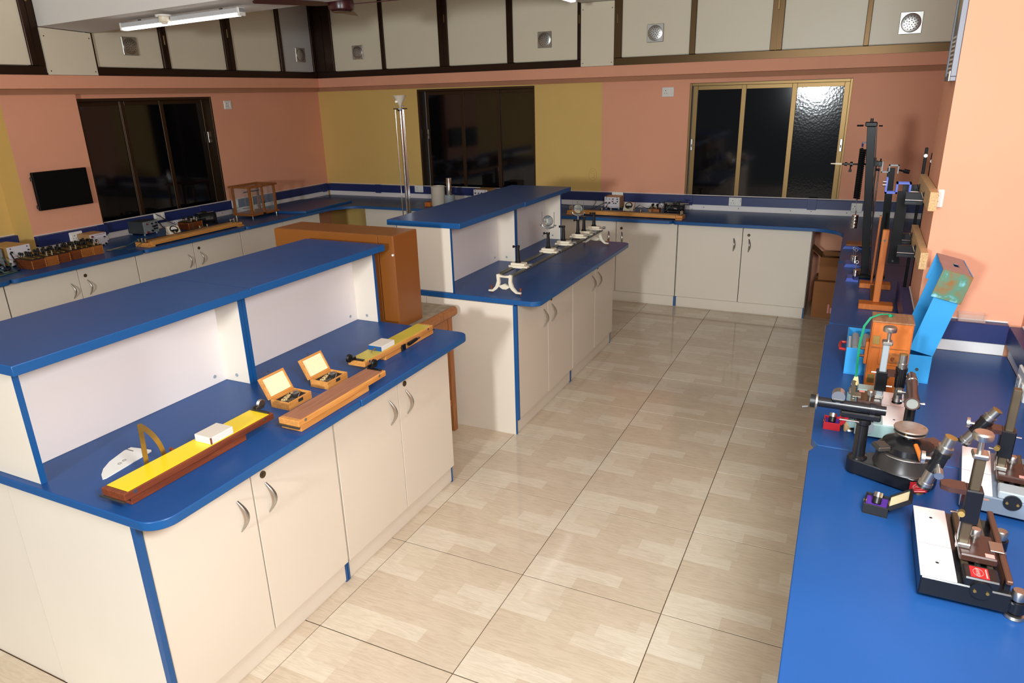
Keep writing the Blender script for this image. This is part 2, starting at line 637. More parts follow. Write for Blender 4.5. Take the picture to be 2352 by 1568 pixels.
# ------------------------------------------------------------------ loft cupboards
def loft(name, label, loc, rotz, wd, stiles, panels, vents=(), locks=(), grey=(), z1=3.19, FR=None):
    FR = FR or BRONZE_D
    r = thing(name, label, 'cupboard', loc, rotz)
    f = MB().bx(0, wd, 0, .05, 2.191, 2.258, .004)
    f.bx(0, wd, -.006, 0, 2.191, 2.205)
    f.obj('bottom_rail', FR, r)
    for a, b in stiles:
        s = MB().bx(a, b, -.004, .05, 2.258, z1, .003)
        if b - a > .06:
            s.bx((a + b) / 2 - .004, (a + b) / 2 + .004, -.01, -.003, 2.258, z1)
        s.obj('stile', FR, r)
    for k, (a, b) in enumerate(panels):
        MB().bx(a, b, .012 if k % 2 else .02, .03 if k % 2 else .038, 2.262, z1, .002).obj('sliding_panel', LOFT_G if k in grey else LOFT, r)
    MB().bx(0, wd, .05, .148, 2.195, z1).obj('carcass', LOFT, r)
    for (x, z, sz) in vents:
        v = MB()
        v.bx(x - sz / 2, x + sz / 2, .002, .012, z - sz / 2, z + sz / 2, .003)
        v.lathe([(sz * .44, 0), (sz * .44, .004), (sz * .39, .007), (sz * .2, .0085), (0, .009)], 28, 0, T(x, .002, z) @ RX(pi / 2))
        vo = v.obj('vent_grille', STEEL, r)
        h = MB()
        for ring, n in ((.1, 5), (.2, 10), (.3, 14)):
            for q in range(n):
                an = 2 * pi * q / n + ring
                px, pz = x + sz * ring * cos(an), z + sz * ring * sin(an)
                zz = .0075 - (.012 if ring > .25 else 0) * 0.1
                hy = .002 - (.0089 if ring < .15 else .0085 if ring < .25 else .0077)
                h.cyl((px, hy + .001, pz), (px, hy - .0004, pz), sz * .027, n=8)
        h.obj('vent_holes', BLACK_M, vo)
    for (x, z) in locks:
        MB().bx(x - .008, x + .008, -.012, -.004, z - .04, z + .04, .002).obj('lock', BRONZE, r)
    return r


LOFT_G = mat('loft_grey_laminate', S(186, 184, 180), 0.4)
loft('loft_cupboard', 'cream loft cupboard over the left window, with steel vents and dark frame', (1.318, 4.75, 0), 0, 2.78,
     [(0, .022), (.684, .755), (1.425, 1.54), (2.201, 2.252), (2.73, 2.78)],
     [(.022, .684), (.755, 1.425), (1.54, 2.201), (2.252, 2.73)],
     [(.365, 2.435, .148), (2.53, 2.438, .15)], [(.72, 2.5), (1.48, 2.6)], grey=(3,))
loft('loft_cupboard', 'cream loft cupboard at the far left, cut off by the picture edge', (-2.4, 4.75, 0), 0, 3.298,
     [(0, .03), (.9, .95), (1.6, 1.7), (2.4, 2.45), (3.192, 3.298)],
     [(.03, .9), (.95, 1.6), (1.7, 2.4), (2.45, 3.192)], locks=[(3.25, 2.75)])
loft('loft_cupboard', 'cream loft cupboard over the middle window in the yellow stretch', (4.10, 4.745, 0), -pi / 2, 3.268,
     [(0, .247), (.913, .962), (1.661, 1.769), (2.465, 2.531), (3.228, 3.268)],
     [(.247, .913), (.962, 1.661), (1.769, 2.465), (2.531, 3.228)],
     [(.592, 2.448, .145), (2.88, 2.458, .15)], [(1.745, 2.72), (3.25, 2.62)])
loft('loft_cupboard', 'cream loft cupboard over the right window, its rail catching the light', (4.10, 1.142, 0), -pi / 2, 2.93,
     [(0, .069), (.711, .764), (1.412, 1.511), (2.151, 2.19), (2.85, 2.93)],
     [(.069, .711), (.764, 1.412), (1.511, 2.151), (2.19, 2.85)],
     [(.39, 2.456, .155), (2.48, 2.413, .165)], [(.03, 2.6), (1.46, 2.62)], FR=mat('lit_bronze_anodised', S(92, 70, 44), 0.36, metal=0.8))  # loft frame bronze made lighter here, light on the rail put into the colour


def cover(label, loc, rotz, wd, z1, dz=0):
    r = thing('cover_panel', label, 'panel', loc, rotz)
    MB().add([(0, 0, 2.192), (wd, 0, 2.192), (wd, 0, z1 - dz), (0, 0, z1), (0, .02, 2.192), (wd, .02, 2.192), (wd, .02, z1 - dz), (0, .02, z1)],
             [(0, 1, 2, 3), (7, 6, 5, 4), (0, 4, 5, 1), (1, 5, 6, 2), (2, 6, 7, 3), (3, 7, 4, 0)]).obj('board', LOFT, r)
    for x in (.02, wd - .02):
        for z in (2.22, z1 - .06):
            MB().cyl((x, 0, z), (x, -.002, z), .005, n=8).obj('screw_head', GUN, r)


cover('plain cream cover board under the end of the left beam', (.902, 4.735, 0), 0, .415, 2.535, .02)
cover('plain cream cover board between the two loft cupboards of the back wall', (4.085, 1.475, 0), -pi / 2, .332, 2.757)


# ------------------------------------------------------------------ base cabinets
def base_cab(label, loc, rotz, wd, dp, h, seam, group=None, endl=False, endr=False, handles=True, lock=1, wide=False, name='base_cabinet', hand_z=.63, blue_l=True):
    r = thing(name, label, 'cabinet', loc, rotz, group)
    MB().bx(.0, wd, .022, dp, 0.0, h, .001).obj('carcass', CREAM, r)
    MB().bx(.002, wd - .002, .0185, .0219, .1, h - .002).obj('gap_shade', BLUE_D, r)  # dark sheet standing in for the shade inside the door gaps
    MB().bx(.012, wd - .012, .016, .0219, .012, .098, .001).obj('plinth', CREAM, r)
    for a, b in ((0.001, .012), (wd - .012, wd - .001)):
        MB().bx(a, b, .014, .0218, 0.004, .099).obj('plinth_edge', BLUE_E, r)
    xl = .005
    if endl:
        MB().bx(0, .018, -.001, .0217, .1, h - .001).obj('edge_strip', BLUE_E, r)
        xl = .021
    g = .0045 if wide else .0028
    for k, (a, b) in enumerate(((xl, seam - g), (seam + g, wd - .004))):
        d = MB().bx(a, b, 0, .018, .104, h - .004, .0012).obj('door', CREAM, r)
        if handles:
            hx = (b - .07) if k == 0 else (a + .055)
            pts, rad = [], []
            for q in range(13):
                t = q / 12
                pts.append((hx + (.012 * sin(pi * t)), -.003 - .026 * sin(pi * t), hand_z + .058 - .116 * t))
                rad.append(.0045 + .0045 * sin(pi * t))
            tube(d, 'handle', STEEL, pts, rad, 8, 0.6)
        if k == lock:
            hx = a + .05 if k == 1 else b - .05
            MB().cyl((hx, 0, hand_z + .093), (hx, -.004, hand_z + .093), .013, n=16).cyl((hx, -.004, hand_z + .093), (hx, -.007, hand_z + .093), .007, .006, 12).obj('lock', BRASS_D, d)
    return r


BLUE_D = mat('gap_shade_blue', S(9, 12, 24), 0.7)
BRASS_D = mat('dark_brass', S(92, 78, 56), 0.4, metal=0.6)
G1 = None
ch_ = BT - .03
# island nearest the camera: two units per side, back to back
base_cab('cream two-door cabinet at the near left end of the front island', (-1.80, .65, 0), 0, .863, .605, ch_, .43, endl=True)
base_cab('cream two-door cabinet of the front island, next to the wooden table', (-.935, .65, 0), 0, .89, .605, ch_, .445)
base_cab('cream cabinet on the back side of the front island, right behind the yellow plank', (-.935, 1.865, 0), pi, .863, .605, ch_, .43)
base_cab('cream cabinet on the back side of the front island, by the brown wall box', (-.045, 1.865, 0), pi, .888, .605, ch_, .445)
# second island
base_cab('cream two-door cabinet of the second island, under the near end of the optical bench', (.583, .565, 0), 0, .899, .60, ch_ - .002, .462, endl=True)
base_cab('cream two-door cabinet of the second island, under the far end of the optical bench', (1.484, .565, 0), 0, .906, .60, ch_ - .002, .463)
base_cab('cream cabinet on the back side of the second island, near half', (1.482, 1.77, 0), pi, .899, .60, ch_ - .002, .44)
base_cab('cream cabinet on the back side of the second island, far half', (2.39, 1.77, 0), pi, .906, .60, ch_ - .002, .44)
# left wall
lc = CT - .03
base_cab('cream base cabinet at the left wall, leftmost one cut by the picture edge', (-1.16, 4.17, 0), 0, 1.03, .6, lc, .51)
base_cab('cream base cabinet at the left wall, under the row of resistance boxes', (-.128, 4.17, 0), 0, 1.033, .6, lc, .532)
base_cab('cream base cabinet at the left wall, under the long wire bridge', (.907, 4.17, 0), 0, 1.131, .62, lc, .576, wide=True)
base_cab('cream base cabinet at the left wall, under the glass balance case', (2.04, 4.17, 0), 0, 1.143, .72, lc, .58, wide=True)
# back wall
base_cab('cream base cabinet at the back wall, beside the open corner with cartons', (3.60, .337, 0), -pi / 2, 1.148, .64, lc, .577)
base_cab('cream base cabinet at the back wall, partly hidden by the end of the optical bench', (3.60, 1.515, 0), -pi / 2, 1.176, .64, lc, .588)
base_cab('cream base cabinet at the back wall, hidden behind the second island', (3.60, 2.695, 0), -pi / 2, 1.178, .64, lc, .588)
base_cab('cream base cabinet at the back wall, beside the open left corner', (3.60, 3.872, 0), -pi / 2, 1.175, .64, lc, .588)
# right wall, below the counter in the foreground
base_cab('cream base cabinet under the right counter, hidden below the far instruments', (2.9, -1.14, 0), pi, 1.4, .26, lc, .7)
base_cab('cream base cabinet under the right counter, below the blue metal case', (1.5, -1.14, 0), pi, 1.4, .26, lc, .7)
base_cab('cream base cabinet under the right counter, below the spectrometer', (.1, -1.14, 0), pi, 1.3, .6, lc, .65)
base_cab('cream base cabinet under the right counter, nearest the camera', (-1.2, -1.14, 0), pi, 1.3, .6, lc, .65)


# ------------------------------------------------------------------ worktops
def worktop(label, poly, z0, z1):
    mb = MB().prism(poly, z0, z1)
    mb.mi = [0, 0] + [1] * len(poly)
    o = mb.obj('worktop', [BLUE, BLUE_E])
    b = o.modifiers.new('bevel', 'BEVEL')
    b.width = .003
    b.segments = 2
    b.limit_method = 'ANGLE'
    b.angle_limit = R(60)
    return tag(o, label, 'worktop')


g = .0008
worktop('blue worktop of the front island, left piece carrying the bright yellow plank', rrect(-1.815, -.89 - g, .537, 1.973, .075, 8, (1, 0, 0, 1)), BT - .03, BT)
worktop('blue worktop of the front island, right piece with the two open weight boxes', rrect(-.89 + g, -.018, .533, 1.977, .06, 8, (0, 1, 1, 0)), BT - .03, BT)
worktop('blue worktop of the second island, near piece under the feet of the optical bench', rrect(.588, 1.51 - g, .43, 1.905, .055, 8, (1, 0, 0, 1)), BT - .03, BT)
worktop('blue worktop of the second island, far piece with rounded outer corner', rrect(1.51 + g, 2.37, .428, 1.907, .055, 8, (0, 1, 1, 0)), BT - .03, BT)
LY = 4.085
worktop('blue worktop at the left wall, leftmost piece cut by the picture edge', rrect(-1.3, -.105 - g, LY, 5.058, .05, 6, (1, 1, 0, 0)), CT - .03, CT)
P = rrect(-.105 + g, .948 - g, LY, 4.86, .05, 6, (1, 1, 0, 0))
P = P[:-2] + [(.948 - g, 4.79), (.54, 4.79), (.54, 5.058), (-.105 + g, 5.058)]
worktop('blue worktop at the left wall under the resistance boxes', P, CT - .03, CT)
P = rrect(.948 + g, 2.055 - g, LY, 4.86, .05, 6, (1, 1, 0, 0))
P = P[:-2] + [(2.055 - g, 4.864), (1.155, 4.864), (1.155, 4.79), (.948 + g, 4.79)]
worktop('blue worktop at the left wall under the window, carrying the long wire bridge', P, CT - .03, CT)
XF = 3.505
rc = .30
P = [(2.055 + g + .05 - .05 * cos(pi / 2 * k / 6), LY + .05 - .05 * sin(pi / 2 * k / 6)) for k in range(7)]
P += [(XF - rc + rc * sin(pi / 2 * k / 10), LY - rc + rc * cos(pi / 2 * k / 10)) for k in range(11)]
P += [(XF, 3.2 + g), (4.213, 3.2 + g), (4.213, 4.864), (2.055 + g, 4.864)]
worktop('blue corner worktop where the left and back walls meet, with a curved front', P, CT - .03, CT)
P = rrect(XF, 4.213, .37 + g, 3.2 - g, .045, 6, (1, 0, 0, 0))
worktop('blue worktop at the back wall carrying the second wire bridge', P, CT - .03, CT)
rc = .24
YF = -1.05
P = [(XF + .045 - .045 * sin(pi / 2 * k / 6), .37 - g - .045 + .045 * cos(pi / 2 * k / 6)) for k in range(7)]
P += [(XF - rc + rc * cos(pi / 2 * k / 10), YF + rc - rc * sin(pi / 2 * k / 10)) for k in range(11)]
P += [(2.25 + g + .04, YF), (2.25 + g, YF - .03), (2.25 + g, -1.765), (4.213, -1.765), (4.213, .37 - g)]
worktop('blue corner worktop below the right window, running round to the right wall', P, CT - .03, CT)
P = [(2.25 - g, YF - .03), (2.25 - g - .03, YF), (.81 + g + .03, YF - .005), (.81 + g, YF - .03), (.81 + g, -1.365), (1.16, -1.365), (1.16, -1.765), (2.25 - g, -1.765)]
worktop('blue worktop along the right wall, under the steel column and wooden stand', P[::-1], CT - .03, CT)
P = [(.81 - g, YF - .02), (.81 - g - .03, YF + .008), (-.58 + g + .05, YF - .008), (-.58 + g, YF - .03), (-.58 + g, -1.765), (.583, -1.765), (.583, -1.365), (.81 - g, -1.365)]
worktop('blue worktop along the right wall, under the blue metal case', P[::-1], CT - .03, CT)
P = [(-.58 - g, YF - .03), (-.58 - g - .05, YF - .006), (-3.6, YF - .04), (-3.6, -1.765), (-.58 - g, -1.765)]
worktop('blue worktop in the right foreground, under the travelling microscopes', P[::-1], CT - .03, CT)


# ------------------------------------------------------------------ raised shelf units on the islands
def hutch(label, x0, x1, y0, y1, yb0, yb1, s0, s1, zs, sx0, sx1):
    r = thing('island_shelf', label, 'shelf', (x0, y0, BT))
    X = x1 - x0
    Y = y1 - y0
    Z = zs - .032 - BT
    for a in (0.0, X - .018):
        p = MB().bx(a, a + .018, .003, Y - .003, .0005, Z, .0008).obj('side_panel', CREAM, r)
        MB().bx(a, a + .018, 0, .0028, .0005, Z).obj('edge_strip', BLUE_E, p)
        MB().bx(a, a + .018, Y - .0028, Y, .0005, Z).obj('edge_strip', BLUE_E, p)
    for a in (yb0 - y0, yb1 - y0 - .016):
        MB().bx(.018, X - .018, a, a + .016, .0005, Z, .0005).obj('back_panel', WHITE_P, r)
    mb = MB().bx(sx0 - x0, sx1 - x0, s0 - y0, s1 - y0, Z, Z + .032)
    mb.mi = [1, 1, 1, 1, 0, 0]
    sh = mb.obj('top_board', [BLUE, BLUE_E], r)
    b = sh.modifiers.new('bevel', 'BEVEL')
    b.width = .002
    b.segments = 2
    bb = yb0 - y0
    c = MB().cyl((X - .075, bb, .034), (X - .075, bb - .002, .034), .0075, n=14).obj('screw_cap', GREY_E, r)
    MB().cyl((X - .018, bb * .52, .03), (X - .020, bb * .52, .03), .0075, n=14).obj('screw_cap', GREY_E, r)
    MB().cyl((X - .06, bb * .5, Z - .001), (X - .06, bb * .5, Z - .012), .004, n=8).obj('shelf_bolt', BLACK_M, r)
    return r


hutch('white raised shelf with blue top on the front island, left half', -1.795, -.912, 1.065, 1.445, 1.2, 1.31, 1.0, 1.508, 1.257, -1.822, -.916)
hutch('white raised shelf with blue top on the front island, right half', -.910, -.018, 1.065, 1.445, 1.2, 1.31, 1.003, 1.505, 1.256, -.914, -.012)
hutch('white raised shelf with blue top on the second island, near half', .605, 1.489, .985, 1.355, 1.118, 1.228, .918, 1.42, 1.262, .60, 1.488)
hutch('white raised shelf with blue top on the second island, far half', 1.4925, 2.335, .985, 1.355, 1.118, 1.228, .912, 1.424, 1.26, 1.492, 2.352)


# ================================================================== FITTINGS
GLOW = emis('lit_tube', (1.0, 0.98, 0.95, 1), 4.0)
TUBE_H = mat('tube_housing', S(196, 198, 200), 0.5)


def tube_light(label, p, L, slope=0.0):
    r = thing('tube_light', label, 'lamp', p)
    M = RX(slope)
    MB().bx(-.03, .03, 0, L, .018, .05, .004, 0, M).obj('housing', TUBE_H, r)
    MB().bx(-.024, .024, .02, L - .02, .0, .0175, .006, 0, M).obj('diffuser', GLOW, r)
    for a in (0, L - .02):
        MB().bx(-.031, .031, a, a + .02, -.002, .052, .004, 0, M).obj('end_cap', WHITE_PL, r)
    for a in (.18, L - .2):
        MB().bx(-.006, .006, a, a + .02, .05, .062, 0, 0, M).obj('clip', GUN, r)
    return r


tube_light('lit white tube light under the left ceiling beam, seen whole', (1.05, 2.78, 2.5), 1.2, -.022)
t2 = tube_light('lit tube light under the back beam, only its tip in view', (3.42, 1.30, 2.69), 1.2, 0)
t2.rotation_euler = (0, 0, pi / 2)

r = thing('ceiling_rose', 'round cream ceiling rose beside the tube light on the left beam', 'fitting', (.985, 3.46, 2.5435))
MB().lathe([(0, 0), (.055, 0), (.055, -.01), (.0, -.012)], 24).obj('base_plate', WHITE_PL, r)
MB().lathe([(.034, -.011), (.034, -.04), (.03, -.048), (.022, -.05), (.02, -.058), (0, -.06)], 24).obj('body', IVORY, r)
tube(r, 'wire', IVORY, [(.03, 0, -.03), (.05, -.03, -.045), (.06, -.07, -.02)], .003, 6)

r = thing('ceiling_fan', 'dark maroon ceiling fan, cut off by the top of the picture', 'fan', (1.46, 2.27, 2.565))
MAROON = mat('maroon_enamel', S(66, 26, 30), 0.3)
MB().lathe([(0, -.045), (.06, -.045), (.085, -.03), (.09, 0), (.085, .035), (.05, .065), (.03, .09), (.03, .12), (0, .12)], 28).obj('motor', MAROON, r)
MB().lathe([(.062, -.0455), (.066, -.048), (.07, -.0445)], 28).obj('trim_ring', STEEL, r)
MB().cyl((0, 0, .12), (0, 0, .6), .012, n=12).obj('rod', MAROON, r)
MB().lathe([(0, .54), (.05, .57), (.06, .633), (0, .633)], 20).obj('canopy', MAROON, r)
for a in (-88, 32, 116 + 36):
    M = RZ(R(a)) @ T(0, 0, .0) @ RX(R(9))
    b = MB().prism([(.085, -.02), (.16, -.05), (.58, -.065), (.6, -.03), (.6, .04), (.58, .06), (.16, .045), (.085, .02)], -.002, .002, 0, M)
    b.obj('blade', MAROON, r)


def socket(label, loc, rotz, w_=.115, h=.085, plain=False, blue_led=False):
    """switch socket plate, wall plane at y=0, facing -y"""
    r = thing('socket_plate', label, 'socket', loc, rotz)
    MB().bx(-w_ / 2, w_ / 2, -.012, -.0005, -h / 2, h / 2, .004).obj('plate', WHITE_PL, r)
    if plain:
        for z in (-.012, .012):
            MB().cyl((-w_ * .3, -.012, z), (-w_ * .3, -.0124, z), .003, n=8).obj('pin_hole', BLACK_M, r)
        return r
    x = -w_ * .18
    f = MB().bx(x - .026, x + .026, -.0165, -.012, -.026, .026, .002).obj('socket_face', WHITE_PL, r)
    hh = MB()
    for dx, dz, rr in ((0, .012, .0045), (-.011, -.010, .0035), (.011, -.010, .0035)):
        hh.cyl((x + dx, -.0165, dz), (x + dx, -.0168, dz), rr, n=8)
    hh.obj('pin_holes', BLACK_M, f)
    MB().bx(w_ * .18, w_ * .36, -.0175, -.012, -.024, .024, .003).obj('rocker_switch', WHITE_PL, r)
    if blue_led:
        MB().cyl((w_ * .43, -.012, .02), (w_ * .43, -.0135, .02), .004, n=8).cyl((w_ * .43, -.012, .005), (w_ * .43, -.0135, .005), .004, n=8).obj('indicator', BLUE_E, r)
    return r


socket('white socket plate high on the salmon wall right of the left window', (2.81, YW, 1.928), 0, .10, .085)
socket('white socket plate high on the salmon wall left of the right window', (XW, .642, 1.937), -pi / 2, .115, .088)
socket('white socket plate on the blue trunking below the right window', (XW - .0505, -.067, .925), -pi / 2, .118, .078, blue_led=True)
socket('white socket plate on the trunking behind the hanging weight by the steel column', (XW - .0505, -1.125, .912), -pi / 2, .092, .08)
socket('white socket plate on the trunking below the yellow stretch, left of the plastic jar', (XW - .0505, 3.515, .942), -pi / 2, .117, .08)
socket('white socket plate behind the white battery eliminator at the back wall', (XW - .0505, 1.105, .94), -pi / 2, .12, .085)
socket('white socket plate on the trunking behind the row of resistance boxes', (.85, 4.795, .915), 0, .115, .085)
socket('white socket plate behind the dark grey power supply at the left wall', (1.72, YW - .0505, .945), 0, .12, .07)
socket('white socket plate beside the left post of the glass balance case', (2.66, YW - .0505, .932), 0, .09, .085)
socket('silver-white socket plate seen edge-on at the right picture edge', (.13, YR + .0505, .868), pi, .16, .115)
socket('small white socket plate on the pillar behind the upper chipboard plank', (.6195, -1.420, 1.485), -pi / 2, .028, .075, plain=True)

# wall screen
r = thing('wall_screen', 'black flat screen hung on the salmon pier left of the left window', 'screen', (.845, 4.845, 1.315))
MB().bx(-.228, .228, -.05, -.02, -.15, .15, .004).obj('panel', mat('screen_black', S(10, 10, 11), 0.5, spec=0.15), r)
MB().bx(-.1, .1, -.02, -.001, -.1, .1).obj('bracket', BLACK_P, r)
for z in (.1, -.12):
    MB().bx(-.24, -.2285, -.045, -.025, z - .015, z + .015, .003).obj('side_knob', BLACK_P, r)

# pencilled figure on the yellow paint
PENCIL = mat('pencil_line', S(186, 138, 84), 0.8)
r = thing('wall_mark', 'faint pencilled figure 5 in a ring on the yellow wall', 'marking', (XW - .0006, 1.395, 1.145), -pi / 2)
MB().tube([(.042 * cos(2 * pi * k / 28), 0, .062 * sin(2 * pi * k / 28)) for k in range(28)], .0012, 5, closed=True).obj('ring', PENCIL, r)
tube(r, 'figure', PENCIL, [(.02, 0, .033), (-.018, 0, .034), (-.018, 0, .005), (-.005, 0, .014), (.012, 0, .01), (.022, 0, -.008), (.016, 0, -.026), (.002, 0, -.032), (-.012, 0, -.029)], .0012, 5)

# framed print on the side of the pillar
r = thing('framed_print', 'tall aluminium-framed print on the side of the salmon pillar', 'picture', (.63, -1.405, 1.952))
x1 = .24
f = MB()
f.bx(0, x1, .0, .022, 0, .018, .002).bx(0, .012, .0, .022, .018, 1.1, .002).bx(x1 - .012, x1, .0, .022, .018, 1.1, .002).bx(0, x1, .0, .022, 1.1, 1.118, .002)
f.obj('frame', mat('aluminium', S(112, 114, 122), 0.45, metal=0.2), r)
sh = MB().bx(.012, x1 - .012, .002, .016, .018, 1.1).obj('print', mat('dark_print', S(74, 70, 58), 0.35, var=0.5, vscale=7), r)
MB().prism([(.07, .30), (.11, .22), (.16, .26), (.19, .5), (.17, .8), (.12, .95), (.08, .7)], 0, .0006, 0, frame((0, .0162, 0), (1, 0, 0), (0, 0, 1))).obj('print_figure', mat('ochre_print', S(178, 150, 60), 0.4, var=0.3, vscale=14), sh)
for k in range(9):
    MB().bx(.022, x1 - .03, .0162, .0168, .03 + k * .017, .038 + k * .017).obj('text_line', WHITE_PL, sh)
MB().bx(.002, .03, .022, .026, 0, .04, .002).obj('frame_clip', WHITE_PL, r)

# clear tray on the pillar trunking
r = thing('clear_tray', 'small clear plastic tray lying on the pillar trunking', 'tray', (.585, -1.56, .9745))
CLEAR = mat('clear_plastic', S(236, 214, 200), 0.1, spec=0.5, alpha=0.16)
tb = MB().bx(-.028, .028, -.1, 0, 0, .002).bx(-.028, -.026, -.1, 0, .002, .03).bx(.026, .028, -.1, 0, .002, .03).bx(-.026, .026, -.1, -.098, .002, .03).bx(-.026, .026, -.002, 0, .002, .03)
tb.obj('tray_body', CLEAR, r)
MB().tube([(-.03, -.102, .03), (.03, -.102, .03), (.03, .002, .03), (-.03, .002, .03)], .0018, 6, closed=True).obj('rim', CLEAR, r)


# ================================================================== BIG MIDDLE THINGS
TZ = .79
r = thing('wooden_table', 'worn wooden table with grey top between the two islands', 'table', (.02, .925, 0))
TW, TD = .53, .93
tt = MB().bx(0, TW, 0, TD, TZ - .055, TZ, .014).obj('tabletop', W_TABLE, r)
MB().bx(.02, TW - .02, .03, TD - .02, TZ, TZ + .0012).obj('worn_surface', mat('worn_grey_top', S(150, 136, 112), 0.7, var=0.22, vscale=26), tt)
for x in (.03, TW - .07):
    for y in (.03, TD - .08):
        MB().bx(x, x + .042, y, y + .045, 0, TZ - .055, .003).obj('leg', W_TABLE, r)
MB().bx(.072, TW - .072, .035, .055, TZ - .13, TZ - .055, .002).obj('apron', W_TABLE, r)
MB().bx(.072, TW - .072, TD - .055, TD - .04, TZ - .13, TZ - .055, .002).obj('apron', W_TABLE, r)
MB().bx(TW - .055, TW - .04, .075, TD - .085, TZ - .13, TZ - .055, .002).obj('apron', W_TABLE, r)
MB().bx(.072, TW - .072, .04, .065, .17, .21, .002).obj('stretcher', W_TABLE, r)
MB().bx(TW - .065, TW - .035, .075, TD - .085, .17, .21, .002).obj('stretcher', W_TABLE, r)

r = thing('wall_box', 'brown enamelled steel cupboard standing on the wooden table', 'cupboard', (.042, .988, TZ + .0015))
MB().bx(0, .222, 0, .785, 0, .4965, .004).obj('body', W_CUP, r)
d = MB().bx(-.006, -.0005, .095, .783, .002, .4945, .002).obj('door_leaf', W_CUP, r)
MB().bx(-.005, -.0005, .002, .092, .002, .4945, .002).obj('side_strip', W_CUP, r)
MB().cyl((-.007, .15, .25), (-.02, .15, .25), .012, n=12).obj('door_knob', STEEL, d)
MB().cyl((-.008, .005, .40), (-.001, .005, .40), .006, n=8).obj('paint_chip', WHITE_PL, r)

# magazines on the table
mg = thing('magazine', 'stapled magazine with white cover lying on the table beside the brown cupboard', 'magazine', (.255, 1.09, TZ + .0135), R(12))
MB().bx(-.06, .10, 0, .14, 0, .009, .001).obj('pages', mat('paper', S(226, 224, 224), 0.6), mg)
MB().bx(-.06, .101, -.001, .141, .009, .0105).obj('cover', mat('cover_print', S(120, 118, 132), 0.4, var=0.6, vscale=18), mg)
mg = thing('magazine', 'thin orange-covered magazine at the bottom, on the table beside the brown cupboard', 'magazine', (.27, 1.05, TZ + .0015), R(4))
MB().bx(-.07, .06, 0, .13, 0, .009, .001).obj('pages', MATS['paper'], mg)
MB().bx(-.07, .061, -.001, .131, .009, .0105).obj('cover', mat('orange_cover', S(206, 96, 52), 0.4), mg)


# ================================================================== ISLAND ONE: APPARATUS
SCREW = STEEL


def plank_set(name, label, cat, x0, x1, lx0, lx1, y0, y1, wd, top, topcol, pull_end, group=None):
    """hinged inclined-plane board lying flat; local origin on the worktop"""
    r = thing(name, label, cat, (x0, y0, BT), 0, group)
    L, W_ = x1 - x0, y1 - y0
    lb = MB().bx(lx0 - x0, lx1 - x0, .004, W_ + .004, 0, .021, .002).obj('base_board', wd, r)
    ub = MB().bx(0, L, 0, W_, .0235, .047, .002).obj('plane_board', wd, r)
    MB().bx(.016, L - .018, .004, W_ - .004, .0471, .0484, .0004).obj('surface_sheet', top, ub)
    hx = -.004 if pull_end == 'far' else L + .003
    MB().cyl((hx, -.004, .0225), (hx, W_ + .004, .0225), .004, n=10).obj('hinge_pin', GUN, ub)
    px = L if pull_end == 'far' else 0
    s = 1 if pull_end == 'far' else -1
    br = MB().bx(px - s * .02, px - s * .006, .012, W_ - .012, .048, .0525, .001)
    br.bx(px - s * .016, px + s * .02, W_ * .62, W_ * .62 + .004, .05, .062).bx(px - s * .016, px + s * .02, W_ * .62 + .018, W_ * .62 + .022, .05, .062)
    bo = br.obj('pulley_bracket', BLACK if topcol != 'dark' else GUN, r)
    M = T(px + s * .016, W_ * .62 + .005, .062) @ RX(-pi / 2)
    MB().lathe([(0, 0), (.016, 0), (.018, .002), (.013, .006), (.018, .010), (.016, .012), (0, .012)], 20, 0, M).obj('pulley_wheel', BLACK_P if topcol != 'dark' else STEEL, bo)
    for x in (.035, L - .045):
        for y in (-.0015, W_ + .0005):
            MB().cyl((x, y, .040), (x, y + .001, .040), .006, n=10).obj('corner_stud', SCREW, ub)
    return r


YSHEET = mat('bright_yellow_sheet', S(250, 216, 30), 0.3)
YSHEET2 = mat('dull_yellow_sheet', S(206, 186, 74), 0.22)
r = plank_set('inclined_plane', 'bright yellow inclined plane with dark red-brown frame, nearest the camera on the island', 'apparatus', -1.782, -1.186, -1.762, -1.318, .692, .792, W_DARK, YSHEET, 'dark', 'far')
# protractor arc hinged at the near end
arc = MB()
c0 = (.012, .02)
ro, ri = .222, .206
pts = [(c0[0] + ro * cos(R(a)), c0[1] + ro * sin(R(a))) for a in range(0, 48, 3)] + [(c0[0] + ri * cos(R(a)), c0[1] + ri * sin(R(a))) for a in range(45, -1, -3)]
arc.prism(pts, 0, .002, 0, frame((0, .112, 0), (1, 0, 0), (0, 0, 1)))
arc.prism([(.150, .0), (.166, .0), (.172, .165), (.163, .178), (.156, .178)], 0, .002, 0, frame((0, .1096, 0), (1, 0, 0), (0, 0, 1)))
arc.obj('brass_quadrant', BRASS, r)
MB().cyl((.26, .0995, .036), (.26, .124, .042), .006, n=10).obj('clamp_screw', W_DARK, r)

r = thing('friction_block', 'white laminated block resting on the bright yellow plane', 'block', (-1.459, .698, BT + .0486))
MB().bx(0, .093, 0, .074, 0, .024, .001).obj('body', WHITE_PL, r)
MB().bx(.0005, .0925, .0005, .0735, .0241, .0252, .0003).obj('top_laminate', CREAM, r)
MB().bx(-.001, .004, -.001, .004, .001, .024, .001).obj('chipped_corner', W_DARK, r)

